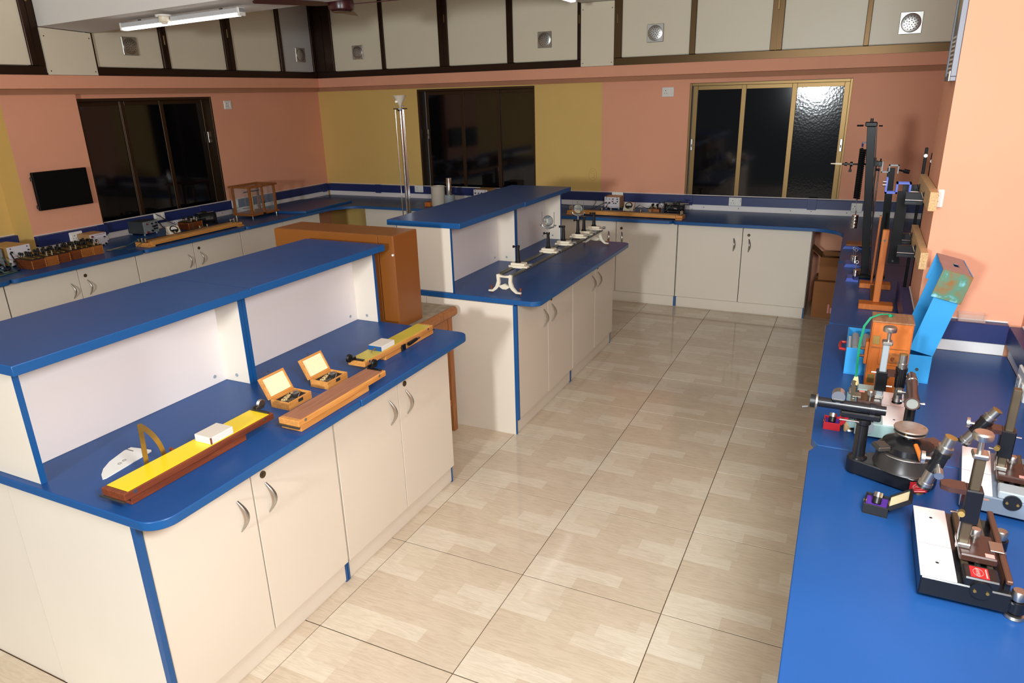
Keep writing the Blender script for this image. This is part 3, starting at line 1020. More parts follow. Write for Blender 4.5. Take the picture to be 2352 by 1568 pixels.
r = thing('quarter_template', 'white quarter-round template lying behind the bright yellow plane', 'template', (-1.695, .915, BT))
MB().prism([(-.004, .0), (.006, -.004), (.186, .018), (.192, .026), (.186, .066), (.178, .108), (.15, .108), (.08, .084), (.04, .058), (.012, .028)], 0, .003).obj('card', WHITE_PL, r)
for k, (x, y) in enumerate(((.105, .045), (.085, .040))):
    MB().tube([(x + .006 * cos(2 * pi * q / 10), y + .005 * sin(2 * pi * q / 10), .0033) for q in range(10)], .0006, 4, closed=True).obj('pen_mark', BLACK_M, r)
MB().bx(.16, .163, .075, .107, .003, .0034).obj('pen_mark', BLACK_M, r)

r = plank_set('inclined_plane', 'honey wood inclined plane with plain brown top, at the front edge of the island', 'apparatus', -1.21, -.69, -1.197, -.803, .556, .648, W_OAK, W_TOPB, 'brown', 'far')
MB().cyl((.15, .094, .012), (.15, .118, .012), .006, n=10).bx(.13, .17, .096, .112, .008, .016).obj('clamp_screw', BLACK_P, r)

r = plank_set('inclined_plane', 'honey wood inclined plane with dull yellow top, at the far end of the island', 'apparatus', -.648, -.098, -.492, -.09, .694, .782, W_OAK, YSHEET2, 'yellow', 'near')
k = MB().bx(.27, .30, -.008, -.001, .006, .034, .001).obj('clamp_plate', BLACK, r)
MB().cyl((.31, -.018, .03), (.37, -.022, .036), .009, .007, 12).obj('clamp_knob', BLACK_P, r)
MB().cyl((.37, -.022, .036), (.39, -.024, .037), .005, n=10).obj('clamp_screw', CHROME, r)

r = thing('friction_block', 'small block with blue edge and brass hook on the dull yellow plane', 'block', (-.512, .702, BT + .0486))
MB().bx(0, .1, 0, .07, 0, .021, .001).obj('body', WHITE_PL, r)
MB().bx(-.0015, -.0001, 0, .07, .0005, .021).obj('blue_edge', BLUE_E, r)
MB().bx(.0005, .0995, .0005, .0695, .0211, .0222, .0003).obj('top_laminate', CREAM, r)
hk = MB().cyl((-.0016, .03, .011), (-.012, .03, .011), .0035, n=8)
hk.tube([(-.012, .03, .011), (-.022, .03, .012), (-.03, .03, .006), (-.033, .03, -.0005), (-.028, .03, .001)], .0016, 6)
hk.obj('hook', BRASS, r)

VEL = mat('black_velvet', S(22, 22, 22), 0.8)
LINING = mat('cream_lining', S(250, 236, 190), 0.6, var=0.04, vscale=60)


def weight_box(label, x0, y0, rz):
    r = thing('weight_box', label, 'box', (x0, y0, BT), rz, 'open weight boxes')
    W_, D_, Hh = .126, .09, .031
    b = MB().bx(0, W_, 0, D_, 0, .004)
    b.bx(0, W_, 0, .006, .004, Hh, .001).bx(0, W_, D_ - .006, D_, .004, Hh, .001).bx(0, .006, .006, D_ - .006, .004, Hh, .001).bx(W_ - .006, W_, .006, D_ - .006, .004, Hh, .001)
    b.obj('box_body', W_OAK, r)
    tray = MB().bx(.006, W_ - .006, .006, D_ - .006, .004, .022).obj('tray', VEL, r)
    for (x, y, rr) in ((.028, .048, .013), (.05, .056, .011), (.068, .062, .009)):
        MB().lathe([(0, .022), (rr, .022), (rr, .026), (rr * .9, .027), (rr * .3, .027), (rr * .3, .033), (0, .034)], 18, 0, T(x, y, 0)).obj('brass_weight', BRASS_L, tray)
    MB().lathe([(0, .022), (.017, .022), (.018, .027), (.014, .029), (.006, .031), (0, .031)], 22, 0, T(.098, .058, 0)).obj('large_weight', STEEL, tray)
    for k in range(8):
        MB().cyl((.026 + .009 * (k % 4), .022 + .009 * (k // 4), .022), (.026 + .009 * (k % 4), .022 + .009 * (k // 4), .0245), .003, n=8).obj('small_weight', STEEL, tray)
    tube(tray, 'tweezers', CHROME, [(.07, .018, .023), (.09, .03, .026), (.112, .045, .024)], .0012, 5)
    MB().bx(.05, .076, -.002, -.0003, .014, .027, .001).obj('catch_plate', GUN, r)
    M = T(0, D_ + .001, Hh - .001) @ RX(-R(28))
    l = MB()
    l.bx(0, W_, 0, .012, 0, .088, .001, 0, M @ T(0, .001, 0))
    l.bx(0, W_, -.004, .001, 0, .008, .0005, 0, M).bx(0, W_, -.004, .001, .08, .088, .0005, 0, M).bx(0, .008, -.004, .001, .008, .08, .0005, 0, M).bx(W_ - .008, W_, -.004, .001, .008, .08, .0005, 0, M)
    lo = l.obj('lid', W_OAK, r)
    MB().bx(.0085, W_ - .0085, -.0012, .0006, .0085, .0795, 0, 0, M).obj('lid_lining', LINING, lo)
    MB().tube([M @ Vector((.06 + .008 * cos(2 * pi * q / 12), .007, .094 + .006 * sin(2 * pi * q / 12))) for q in range(12)], .0012, 5, closed=True).obj('hasp', GUN, lo)
    return r


BRASS_L = mat('polished_nickel_brass', S(216, 204, 170), 0.25, metal=0.9)
weight_box('open wooden weight box with cream-lined lid, the nearer one beside the brown plane', -1.073, .727, 0)
weight_box('open wooden weight box with cream-lined lid, the farther one by the dull yellow plane', -.856, .722, 0)


# ================================================================== ISLAND TWO: OPTICAL BENCH
def stand_end(mb, x, w_, hgt):
    out = [(-.115, .012), (-.115, .024), (-.085, .026), (-.06, .05), (-.048, .085), (-.05, hgt), (-.03, hgt + .004), (-.02, hgt - .008), (.02, hgt - .008), (.03, hgt + .004), (.05, hgt), (.048, .085), (.06, .05), (.085, .026), (.115, .024), (.115, .012), (.075, .012),
           (.05, .035), (.03, .058), (.012, .05), (-.012, .05), (-.03, .058), (-.05, .035), (-.075, .012)]
    mb.prism(out, 0, .014, 0, frame((x, 0, 0), (0, -1, 0), (0, 0, 1)))


def optical_bench(label, loc, rotz, riders, L=1.53):
    r = thing('optical_bench', label, 'apparatus', loc, rotz)
    for x in (.0, L):
        m1 = MB()
        out_l = [(-.105, .014), (-.105, .022), (-.08, .024), (-.058, .048), (-.047, .08), (-.05, .118), (-.034, .122), (-.03, .1), (-.028, .07), (-.034, .048), (-.05, .03), (-.074, .014)]
        out_r = [(-a, b) for a, b in out_l][::-1]
        fr = frame((x - .007, 0, 0), (0, -1, 0), (0, 0, 1))
        m1.prism(out_l, 0, .014, 0, fr).prism(out_r, 0, .014, 0, fr)
        m1.prism([(-.036, .104), (.036, .104), (.034, .118), (0, .112), (-.034, .118)], -.001, .015, 0, fr)
        m1.prism([(-.034, .052), (-.012, .06), (0, .066), (.012, .06), (.034, .052), (.03, .044), (.012, .034), (-.012, .034), (-.03, .044)], -.001, .015, 0, fr)
        m1.obj('end_stand', IVORY, r)
        for y in (-.095, .095):
            s = MB().cyl((x, y, 0), (x, y, .045), .0035, n=8).cyl((x, y, .03), (x, y, .045), .007, n=10).cyl((x, y, 0), (x, y, .004), .006, n=10)
            s.obj('levelling_screw', W_DARK, r)
    for y in (-.043, .043):
        MB().cyl((0, y, .112), (L, y, .112), .0105, n=12).obj('rail', mat('greenish_grey_steel', S(112, 114, 104), 0.4, metal=0.6), r)
    for x in (.35, .8, 1.2):
        MB().bx(x - .01, x + .01, -.045, .045, .098, .104).obj('cross_tie', GUN, r)
    MB().bx(.02, L - .02, .052, .056, .104, .12).obj('scale_strip', STEEL, r)
    for (x, lens, tall) in riders:
        c = MB().bx(x - .03, x + .03, -.062, .062, .121, .132, .002)
        c.bx(x - .024, x + .024, -.04, .05, .1325, .147, .002)
        co = c.obj('rider_carriage', IVORY, r)
        MB().cyl((x, -.062, .138), (x, -.082, .138), .010, n=14).cyl((x, -.04, .138), (x, -.062, .138), .004, n=8).obj('slide_knob', STEEL, co)
        MB().bx(x - .04, x + .01, -.03, .03, .1205, .122).obj('index_plate', WHITE_PL, co)
        p = MB()
        p.lathe([(.019, .147), (.019, .152), (.013, .158), (.0095, .235), (.012, .236), (.012, .25), (.0, .25)], 16, 0, T(x, .01, 0))
        po = p.obj('post', BLACK, co)
        MB().cyl((x, .02, .242), (x, .04, .242), .004, n=8).cyl((x, .034, .242), (x, .042, .242), .008, n=10).obj('post_screw', BLACK, po)
        if lens:
            z0 = .247
            MB().cyl((x, .01, z0), (x, .01, z0 + .03), .004, n=8).obj('lens_stem', STEEL, po)
            lh = MB().tube([(x, .01 + .042, z0 + .052), (x, .01 + .038, z0 + .04), (x, .01 + .015, z0 + .03), (x, .01, z0 + .027), (x, .01 - .015, z0 + .03), (x, .01 - .038, z0 + .04), (x, .01 - .042, z0 + .052)], .004, 8)
            lh.bx(x - .003, x + .003, .01 - .042, .01 + .042, z0 + .0345, z0 + .041)
            for s in (-1, 1):
                lh.cyl((x, .01 + s * .042, z0 + .04), (x, .01 + s * .042, z0 + .135), .0018, n=6)
                lh.cyl((x, .01 + s * .045, z0 + .05), (x, .01 + s * .056, z0 + .05), .005, n=8)
            lh.obj('lens_holder', STEEL, po)
            MB().lathe([(0, -.005), (.018, -.0035), (.032, 0), (.018, .0035), (0, .005)], 24, 0, T(x, .01, z0 + .078) @ RY(pi / 2)).obj('lens', GLASS, po)
            MB().tube([(x, .01 + .0335 * cos(2 * pi * q / 24), z0 + .078 + .0335 * sin(2 * pi * q / 24)) for q in range(24)], .0018, 6, closed=True).obj('lens_rim', GUN, po)
    return r


GLASS = mat('lens_glass', S(240, 250, 248), 0.02, spec=0.6, trans=0.9)
ob = optical_bench('long twin-rail optical bench with six posts and two lenses on the second island', (.69, .68, BT), -R(1.0),
                   [(.19, 0, 0), (.64, 1, 0), (.90, 0, 0), (1.17, 1, 0), (1.29, 0, 0), (1.50, 0, 0)])
optical_bench('second optical bench hidden on the far side of the front island', (-1.45, 1.72, BT), 0, [(.3, 0, 0), (.9, 0, 0)], 1.2)


# tall glass tube apparatus behind the second island
r = thing('viscosity_stand', 'tall chrome stand of rods with a funnel on top, behind the second island', 'apparatus', (1.2, 1.668, BT))
MB().lathe([(0, 0), (.07, 0), (.07, .02), (.02, .03), (0, .03)], 28).obj('base', BLACK, r)
for k in range(3):
    a = 2 * pi * k / 3 + R(117)
    MB().cyl((.034 * cos(a), .034 * sin(a), .03), (.034 * cos(a), .034 * sin(a), 1.03), .0038, n=10).obj('rod', CHROME, r)
    MB().cyl((.034 * cos(a), .034 * sin(a), 1.044), (.034 * cos(a), .034 * sin(a), 1.054), .007, .004, 10).obj('rod_nut', CHROME, r)
MB().lathe([(0, 1.03), (.046, 1.03), (.046, 1.036), (0, 1.036)], 24).obj('top_plate', BLACK, r)
MB().lathe([(0, 1.018), (.02, 1.018), (.02, 1.0295), (0, 1.0295)], 18).obj('collar', BLACK, r)
MB().lathe([(.0115, .03), (.0115, 1.017), (.0095, 1.017), (.0095, .03)], 18).obj('tube', CHROME, r)
fn = MB().lathe([(.005, 1.036), (.007, 1.05), (.044, 1.115), (.046, 1.117), (.043, 1.117), (.005, 1.052)], 28)
fo = fn.obj('funnel', mat('frosted_glass', S(206, 196, 178), 0.35, alpha=0.72), r)
MB().bx(-.0365, -.0245, -.004, .012, 1.072, 1.084).obj('paper_label', WHITE_PL, fo)


# ================================================================== RIGHT COUNTER
RED_L = mat('red_label', S(170, 28, 34), 0.4)
PINK_L = mat('pink_print', S(224, 150, 140), 0.5)
PAPER = mat('white_plate', S(244, 236, 234), 0.45)
RUST = mat('brown_bronzed_steel', S(98, 66, 52), 0.42, metal=0.4)
DBROWN = mat('dark_brown_japan', S(62, 38, 32), 0.3)


def nameplate(parent, M, w_, h, mats=None):
    p = MB().bx(-w_ / 2, w_ / 2, -h / 2, h / 2, 0, .0006, 0, 0, M).obj('nameplate', mats or RED_L, parent)
    MB().tube([M @ Vector((w_ * .33 * cos(2 * pi * q / 24), h * .06 + h * .28 * sin(2 * pi * q / 24), .0008)) for q in range(24)], .0005, 4, closed=True).obj('emblem_ring', PINK_L, p)
    text(p, 'lettering', PINK_L, 'OSAW', h * .3, M @ T(0, h * .06, .0007))
    MB().bx(-w_ * .4, w_ * .4, -h * .42, -h * .34, .0006, .0008, 0, 0, M).obj('print_line', PINK_L, p)


def travelling_microscope(label, loc, rotz, body, plate_edge, col, L=.31, W_=.175, cx=.115, scope=((.012, .225), (-.024, .36)), topknob=True, blockz=(.16, .245), armtop=True, label_plate=True, wheel=True, colh=.322, scope_mats=None, feet=(1, 1), flip=False):
    r = thing('travelling_microscope', label, 'microscope', loc, rotz)
    base = MB().bx(0, L, -W_, 0, .012, .060, .003).obj('base', body, r)
    pl = MB().bx(.001, L - .001, -.071, .001, .0602, .0645, .001).obj('stage_plate', PAPER, r)
    for x in (.06, L - .05):
        MB().cyl((x, -.036, .0645), (x, -.036, .0648), .004, n=10).obj('plate_hole', BLACK_M, pl)
    MB().bx(L * .43, L * .43 + .0012, -.07, 0, .0645, .0647).obj('plate_joint', GUN, pl)
    # bed rails, screw, end block
    for y0, y1 in ((-.098, -.084), (-.146, -.134)):
        MB().bx(0.05, L - .01, y0, y1, .0602, .074, .002).obj('slide_rail', col, r)
    MB().cyl((.05, -.116, .069), (L - .005, -.116, .069), .0065, n=12).obj('lead_screw', STEEL, r)
    MB().bx(.05, L - .012, -.134, -.098, .0602, .0615).obj('bed_trough', BLACK_M, r)
    eb = MB().bx(.0, .055, -.150, -.082, .0605, .083, .003).obj('end_block', plate_edge, r)
    MB().cyl((-.006, -.116, .058), (.002, -.116, .058), .021, n=20).obj('bearing_boss', BLACK, eb)
    for y in (-.104, -.128):
        MB().cyl((-.0065, y, .056), (-.009, y, .056), .0035, n=10).obj('boss_screw', BRASS, eb)
    if label_plate:
        nameplate(eb, frame((.026, -.112, .0832), (1, 0, 0), (0, 1, 0)), .042, .036)
    # scale bar
    MB().bx(.0, L - .01, -.171, -.158, .084, .094, .002).obj('scale_bar', RUST if body is BLACK else STEEL, r)
    for x in (.012, L - .03):
        MB().bx(x, x + .014, -.170, -.159, .0602, .0838).obj('bar_support', BLACK, r)
    # carriage
    ca = MB().bx(cx - .045, cx + .055, -.152, -.078, .0775, .096, .003).obj('carriage', DBROWN, r)
    MB().bx(cx - .012, cx + .03, -.168, -.14, .0962, .099, .001).obj('vernier', STEEL, ca)
    MB().cyl((cx + .025, -.112, .096), (cx + .025, -.112, .105), .007, n=12).lathe([(0, .105), (.0105, .105), (.0115, .108), (.0115, .124), (.0095, .127), (0, .127)], 18, 0, T(cx + .025, -.112, 0)).obj('clamp_knob', STEEL, ca)
    MB().bx(cx - .04, cx - .025, -.146, -.128, .0961, .0966).obj('paper_tag', PINK_L, ca)
    # column
    MB().bx(cx - .012, cx + .012, -.096, -.076, .0962, colh, .002).obj('column', col, r)
    MB().bx(cx - .022, cx + .02, -.1, -.072, .0961, .108, .002).obj('column_foot', STEEL, r)
    MB().bx(cx - .006, cx + .006, -.0755, -.073, .085, .2, .001).obj('vernier_scale', STEEL, r)
    bz0, bz1 = blockz
    bl = MB().bx(cx - .02, cx + .02, -.104, -.068, bz0, bz1, .003).obj('slide_block', BLACK, r)
    MB().cyl((cx - .02, -.07, bz0 + .03), (cx - .042, -.066, bz0 + .035), .003, n=8).cyl((cx - .03, -.067, bz0 + .034), (cx - .046, -.064, bz0 + .036), .007, n=10).obj('fine_screw', BRASS, bl)
    MB().cyl((cx, -.068, bz0 + .015), (cx, -.05, bz0 + .015), .0025, n=8).cyl((cx, -.104, bz0 + .06), (cx, -.118, bz0 + .06), .0025, n=8).obj('clamp_pin', CHROME, bl)
    # arm
    mid = [(scope[0][k] + scope[1][k]) / 2 for k in (0, 1)]
    ay, az = mid
    arm = MB().prism([(cx - .02, -.07), (cx + .02, -.07), (cx + .022, (ay - .07) / 2), (cx + .012, ay - .014), (cx - .012, ay - .014), (cx - .022, (ay - .07) / 2)], bz1 - .012, bz1, 0)
    arm.obj('arm', DBROWN, r)
    if topknob:
        k = MB().bx(cx - .018, cx + .018, -.1, -.068, colh, colh + .012, .003).obj('column_cap', STEEL, r)
        MB().cyl((cx, -.082, colh + .012), (cx, -.082, colh + .045), .006, n=12).lathe([(0, .045), (.02, .045), (.021, .048), (.021, .058), (.018, .062), (0, .063)], 24, 0, T(cx, -.082, colh)).obj('feed_knob', STEEL, k)
    # optical tube, bottom to top
    (y0, z0), (y1, z1) = scope
    a, b = Vector((cx, y0, z0)), Vector((cx, y1, z1))
    P = lambda t: a + (b - a) * t
    so = MB().cyl(P(.33), P(.72), .0165, n=20).cyl(P(.66), P(.72), .0185, n=20).obj('barrel', BLACK, r)
    MB().cyl(P(.06), P(.33), .0135, n=20).cyl(P(.04), P(.1), .0155, n=20).obj('objective_tube', STEEL if scope_mats is None else scope_mats, so)
    MB().cyl(P(0), P(.05), .0165, .015, 20).obj('objective_lens', BLACK_P, so)
    MB().cyl(P(.72), P(.80), .0145, n=20).cyl(P(.80), P(.815), .0165, n=20).cyl(P(.815), P(.99), .0125, n=20).obj('eyepiece', STEEL, so)
    MB().cyl(P(.99), P(1.0), .0135, n=20).obj('eye_lens', BRASS, so)
    f = P(.5)
    MB().cyl(f + Vector((-.017, .0, 0)), f + Vector((-.04, .0, -.004)), .005, n=10).cyl(f + Vector((-.036, 0, -.003)), f + Vector((-.056, 0, -.007)), .0095, n=16).obj('focus_knob', STEEL, so)
    f2 = P(.55)
    MB().cyl(f2 + Vector((0, .016, 0)), f2 + Vector((0, .034, 0)), .004, n=10).cyl(f2 + Vector((0, .028, 0)), f2 + Vector((0, .036, 0)), .015, n=18).obj('pinion_wheel', STEEL, so)
    # levelling feet
    for x in (.012, L - .055):
        for s in ((-1,) if True else ()):
            y = -W_ - .013
            lobe = MB().bx(x - .016, x + .016, y, -W_ + .004, .018, .046, .004).cyl((x, y, .018), (x, y, .046), .018, n=20).obj('foot_lobe', body, r)
            MB().lathe([(0, 0), (.019, 0), (.021, .004), (.019, .010), (.006, .0125), (.006, .047), (.014, .048), (.0145, .066), (.012, .07), (0, .0705)], 22, 0, T(x, y, 0)).obj('levelling_screw', STEEL, lobe)
    MB().cyl((L / 2, -.02, 0), (L / 2, -.02, .012), .01, n=14).cyl((L - .02, -.02, 0), (L - .02, -.02, .012), .01, n=14).obj('fixed_foot', BLACK_P, r)
    if wheel:
        MB().cyl((L, -.116, .05), (L + .008, -.116, .05), .012, n=14).cyl((L + .008, -.116, .05), (L + .016, -.116, .05), .022, n=24).obj('hand_wheel', GREY_E, r)
    return r


travelling_microscope('black travelling microscope with white stage plate, nearest the camera at lower right', (-1.285, -1.33, CT), 0, BLACK, BLACK, mat('brown_steel', S(92, 80, 62), 0.4, metal=0.5))
travelling_microscope('grey travelling microscope with tilted tube, at the right picture edge', (-.838, -1.452, CT), -R(6), mat('slate_grey_enamel', S(112, 124, 138), 0.35), GREY_E, MATS['brown_steel'], L=.29, cx=.118,
                      scope=((.012, .150), (-.052, .265)), topknob=False, blockz=(.135, .215), label_plate=False, colh=.335, wheel=False)
travelling_microscope('pale green travelling microscope standing behind the spectrometer', (-.185, -1.335, CT), pi, GREEN_E, GREEN_E, GREY_E, L=.295, cx=.14, W_=.15,
                      scope=((-.028, .085), (-.03, .262)), topknob=True, blockz=(.125, .195), label_plate=False, colh=.29)

# ------------------------------------------------------------------ spectrometer
r = thing('spectrometer', 'black prism spectrometer with round steel table on the right counter', 'spectrometer', (-.72, -1.32, CT))
BB = MB()
hull = [(.03 * cos(a), .125 + .03 * sin(a)) for a in [R(q) for q in range(0, 181, 15)]] + [(.088 * cos(a), .088 * sin(a)) for a in [R(q) for q in range(190, 351, 10)]]
BB.prism(hull, .006, .052)
b_ = BB.obj('base', BLACK, r)
mo = b_.modifiers.new('bevel', 'BEVEL'); mo.width = .004; mo.segments = 2; mo.limit_method = 'ANGLE'; mo.angle_limit = R(50)
for x, y in ((0, .125), (-.06, -.04), (.06, -.04)):
    MB().cyl((x, y, 0), (x, y, .006), .014, n=14).obj('foot', BRASS, b_)
MB().lathe([(.086, .052), (.082, .058), (.078, .098), (.08, .1), (.076, .104), (0, .104)], 40).obj('drum', GUNB := mat('worn_black_enamel', S(46, 42, 40), 0.34), r)
MB().lathe([(.081, .099), (.0825, .1005), (.081, .102)], 40).obj('silver_circle', STEEL, r)
MB().lathe([(0, .104), (.07, .104), (.068, .122), (.05, .132), (.03, .14), (0, .14)], 36).obj('turret', BLACK, r)
MB().cyl((0, 0, .14), (0, 0, .158), .016, n=18).obj('table_stem', GUN, r)
tb = MB().lathe([(0, .156), (.042, .156), (.043, .158), (.042, .161), (0, .161)], 36).obj('lower_table', STEEL, r)
MB().lathe([(0, .168), (.0435, .168), (.0445, .170), (.0435, .173), (0, .173)], 36).obj('prism_table', mat('worn_steel', S(166, 150, 138), 0.42, metal=0.7, var=0.12, vscale=40), r)
for a in (40, 160, 280):
    MB().cyl((.036 * cos(R(a)), .036 * sin(R(a)), .161), (.036 * cos(R(a)), .036 * sin(R(a)), .1755), .003, n=8).obj('table_screw', BRASS, tb)
for a, mt in ((118, GUN), (-58, RUST)):
    M = RZ(R(a))
    v = MB().bx(.058, .098, -.022, .022, .108, .122, .003, 0, M)
    v.bx(.062, .094, -.018, .018, .122, .124, 0, 0, M)
    v.obj('vernier_window', mt, r)
MB().cyl((-.04, -.015, .138), (-.088, -.03, .118), .006, .0075, 12).obj('clamp_handle', W_ORANGE, r)
nameplate(b_, frame((-.0865, -.035, .030), (.35, -.93, 0), (0, 0, 1)), .05, .034)
# collimator
c = MB().lathe([(.026, .052), (.025, .056), (.018, .06), (.017, .16), (.022, .165), (.022, .178), (0, .18)], 22, 0, T(0, .125, 0)).obj('collimator_pillar', BLACK, r)
MB().bx(-.014, .014, .08, .19, .178, .197, .004).obj('collimator_saddle', BLACK, r)
ct = MB().cyl((0, .085, .212), (0, .255, .212), .0155, n=24).cyl((0, .07, .212), (0, .09, .212), .014, n=24).cyl((0, .098, .212), (0, .112, .212), .019, n=24).obj('collimator_tube', BLACK, r)
MB().cyl((0, .255, .212), (0, .260, .212), .024, n=26).obj('slit_flange', STEEL, ct)
MB().cyl((0, .262, .212), (0, .276, .212), .02, n=22).obj('slit_drum', BLACK_P, ct)
MB().cyl((-.01, .28, .196), (-.01, .296, .192), .003, n=8).obj('slit_screw', CHROME, ct)
MB().bx(-.016, .016, .185, .215, .224, .232, .002).obj('knob_bracket', BLACK, ct)
MB().cyl((.02, .2, .24), (-.012, .2, .24), .0185, n=24).obj('focus_wheel', STEEL, ct)
MB().cyl((-.016, .135, .172), (-.03, .19, .178), .0028, n=8).obj('lever', STEEL, c)
# telescope
t = MB().lathe([(.02, .05), (.016, .058), (.015, .16), (0, .162)], 18, 0, T(.21, -.012, 0)).obj('telescope_pillar', BLACK, r)
MB().bx(.06, .215, -.028, .006, .058, .072, .003).obj('telescope_arm', BLACK, r)
MB().bx(.165, .245, -.032, .010, .162, .186, .004).obj('telescope_saddle', BLACK, r)
tt_ = MB().cyl((.10, -.003, .211), (.30, -.010, .211), .0165, n=24).cyl((.088, -.002, .211), (.112, -.003, .211), .0205, n=24).obj('telescope_tube', DBROWN, r)
MB().cyl((.0865, -.002, .211), (.0885, -.002, .211), .0155, n=22).obj('objective_lens', mat('grey_lens', S(120, 128, 124), 0.05), tt_)
MB().cyl((.262, -.009, .211), (.268, -.009, .211), .0185, n=22).obj('silver_ring', CHROME, tt_)
MB().cyl((.30, -.01, .211), (.335, -.011, .211), .0135, n=20).obj('eyepiece', DBROWN, tt_)
MB().cyl((.19, .004, .205), (.19, .03, .205), .003, n=8).cyl((.19, .022, .205), (.19, .034, .205), .013, n=18).obj('focus_wheel', GUN, tt_)
for s in (-1, 1):
    MB().cyl((.19, -.012 + s * .02, .174), (.19, -.012 + s * .034, .174), .003, n=8).cyl((.19, -.012 + s * .028, .174), (.19, -.012 + s * .034, .174), .005, n=8).obj('saddle_screw', CHROME, t)

# ------------------------------------------------------------------ small open cases
PURPLE = mat('purple_velvet', S(84, 40, 150), 0.85)


def lens_case(label, loc, rotz, w_, d, h, body, lidang, lidmat, chrome):
    r = thing('lens_case', label, 'case', loc, rotz)
    b = MB().bx(0, d, -w_, 0, 0, .003)
    b.bx(0, .004, -w_, 0, .003, h, .0006).bx(d - .004, d, -w_, 0, .003, h, .0006).bx(.004, d - .004, -.004, 0, .003, h, .0006).bx(.004, d - .004, -w_, -w_ + .004, .003, h, .0006)
    b.obj('box_body', body, r)
    MB().bx(.004, d - .004, -w_ + .004, -.004, .003, h * .72).obj('velvet_lining', PURPLE, r)
    e = MB().cyl((d * .42, -w_ * .48, h * .72), (d * .62, -w_ * .5, h * .72 + .022), .0115, n=20).obj('eyepiece', BLACK_P, r)
    MB().cyl((d * .56, -w_ * .495, h * .72 + .0155), (d * .66, -w_ * .505, h * .72 + .027), .0122, n=20).obj('eyepiece_cap', chrome, e)
    M = T(0, -w_ - .0005, h - .002) @ RX(R(lidang))
    l = MB().bx(0, d, -w_, 0, -.004, 0, .0006, 0, M)
    l.bx(0, .004, -w_, 0, 0, .007, 0, 0, M).bx(d - .004, d, -w_, 0, 0, .007, 0, 0, M).bx(.004, d - .004, -w_, -w_ + .004, 0, .007, 0, 0, M)
    lo = l.obj('lid', body, r)
    MB().bx(.005, d - .005, -w_ + .005, -.002, .0002, .003, 0, 0, M).obj('lid_lining', lidmat, lo)
    MB().bx(d * .3, d * .42, -.006, .0015, h - .006, h, .0005).obj('catch', BRASS, r)
    MB().bx(d * .35, d * .65, -w_ - .001, -w_ + .003, h - .002, h + .001).obj('hinge', BRASS, r)
    return r


lens_case('small black open case with purple lining in front of the spectrometer', (-.955, -1.214, CT), -R(7), .062, .07, .03, BLACK_M, -38, LINING, CHROME)
lens_case('small red open case with purple lining under the collimator tube', (-.447, -1.089, CT), 0, .053, .062, .026, mat('red_leatherette', S(190, 22, 34), 0.4), -58, MATS['red_leatherette'], STEEL)

r = thing('cork', 'pale wooden stopper standing beside the red case', 'stopper', (-.432, -1.163, CT))
MB().lathe([(0, 0), (.0098, 0), (.0105, .004), (.0115, .024), (.009, .026), (.007, .036), (.0, .037)], 18).obj('body', wood('pale_wood', S(190, 150, 104), S(208, 170, 124)), r)

# ------------------------------------------------------------------ wooden lamp house with green flex
r = thing('lamp_house', 'orange wooden lamp house with knobs on its small drawer door', 'box', (-.034, -1.211, CT))
Wb, Db, Hb = .137, .125, .283
bo = MB().bx(0, Db, -Wb, 0, 0, Hb - .006, .002).obj('body', W_ORANGE, r)
MB().bx(-.003, Db + .002, -Wb - .002, .002, Hb - .006, Hb, .002).obj('top_board', wood('grey_brown_wood', S(136, 96, 66), S(166, 124, 90)), r)
MB().bx(-.004, -.0002, -Wb + .004, -.004, .006, Hb - .012, .001).obj('front_door', W_ORANGE, r)
dr = MB().bx(-.008, -.0042, -Wb + .012, -.035, .115, .176, .002).obj('drawer_front', W_ORANGE, r)
MB().bx(-.0105, -.0081, -Wb + .022, -.045, .125, .166, .001).obj('drawer_panel', W_BOX2, dr)
for y in (-.082, -.062):
    MB().cyl((-.0106, y, .144), (-.02, y, .144), .006, .005, 14).obj('drawer_knob', W_BOX, dr)
for z in (.055, .21):
    MB().bx(-.0065, -.0043, -.032, -.008, z - .017, z + .017, .0005).obj('hinge', BRASS, r)
MB().bx(-.006, -.0042, -Wb + .004, -.004, .178, .182).obj('moulding', W_BOX2, r)
MB().bx(.02, .07, .0005, .012, .1, .19, .002).obj('side_slide', W_ORANGE, r)
for z in (.13, .16):
    MB().cyl((.03, .012, z), (.03, .03, z), .006, .005, 12).obj('side_knob', W_BOX, r)
GREENW = mat('green_flex', S(20, 150, 104), 0.4)
fx = thing('flex', 'green twin flex with cream plug hanging from the wooden lamp house', 'cable', (0, 0, 0))
for d in (0, .004):
    tube(fx, 'wire', GREENW, [(.05, -1.275 + d, CT + .286), (.03, -1.262 + d, CT + .294), (.015, -1.235 + d, CT + .295), (0, -1.205 + d, CT + .283), (-.008, -1.187 + d, CT + .25), (-.012, -1.18 + d, CT + .18), (-.012, -1.181 + d, CT + .11), (-.016, -1.184 + d, CT + .06), (-.018, -1.183 + d, CT + .045)], .0026, 8)
MB().cyl((.05, -1.277, CT + .2835), (.03, -1.268, CT + .289), .006, n=10).obj('knot', GREENW, fx)
pl = MB().add([(-.024, -1.197, CT + .012), (-.024, -1.168, CT + .012), (-.006, -1.168, CT + .012), (-.006, -1.197, CT + .012), (-.02, -1.189, CT + .046), (-.02, -1.176, CT + .046), (-.01, -1.176, CT + .046), (-.01, -1.189, CT + .046)],
              [(3, 2, 1, 0), (4, 5, 6, 7), (0, 1, 5, 4), (1, 2, 6, 5), (2, 3, 7, 6), (3, 0, 4, 7)]).obj('plug', mat('cream_plug', S(240, 214, 150), 0.4), fx)
for y, x in ((-1.19, -.015), (-1.175, -.015), (-1.182, -.02)):
    MB().cyl((x, y, CT + .012), (x, y, CT + .0), .0023, n=8).obj('pin', BRASS_L, pl)
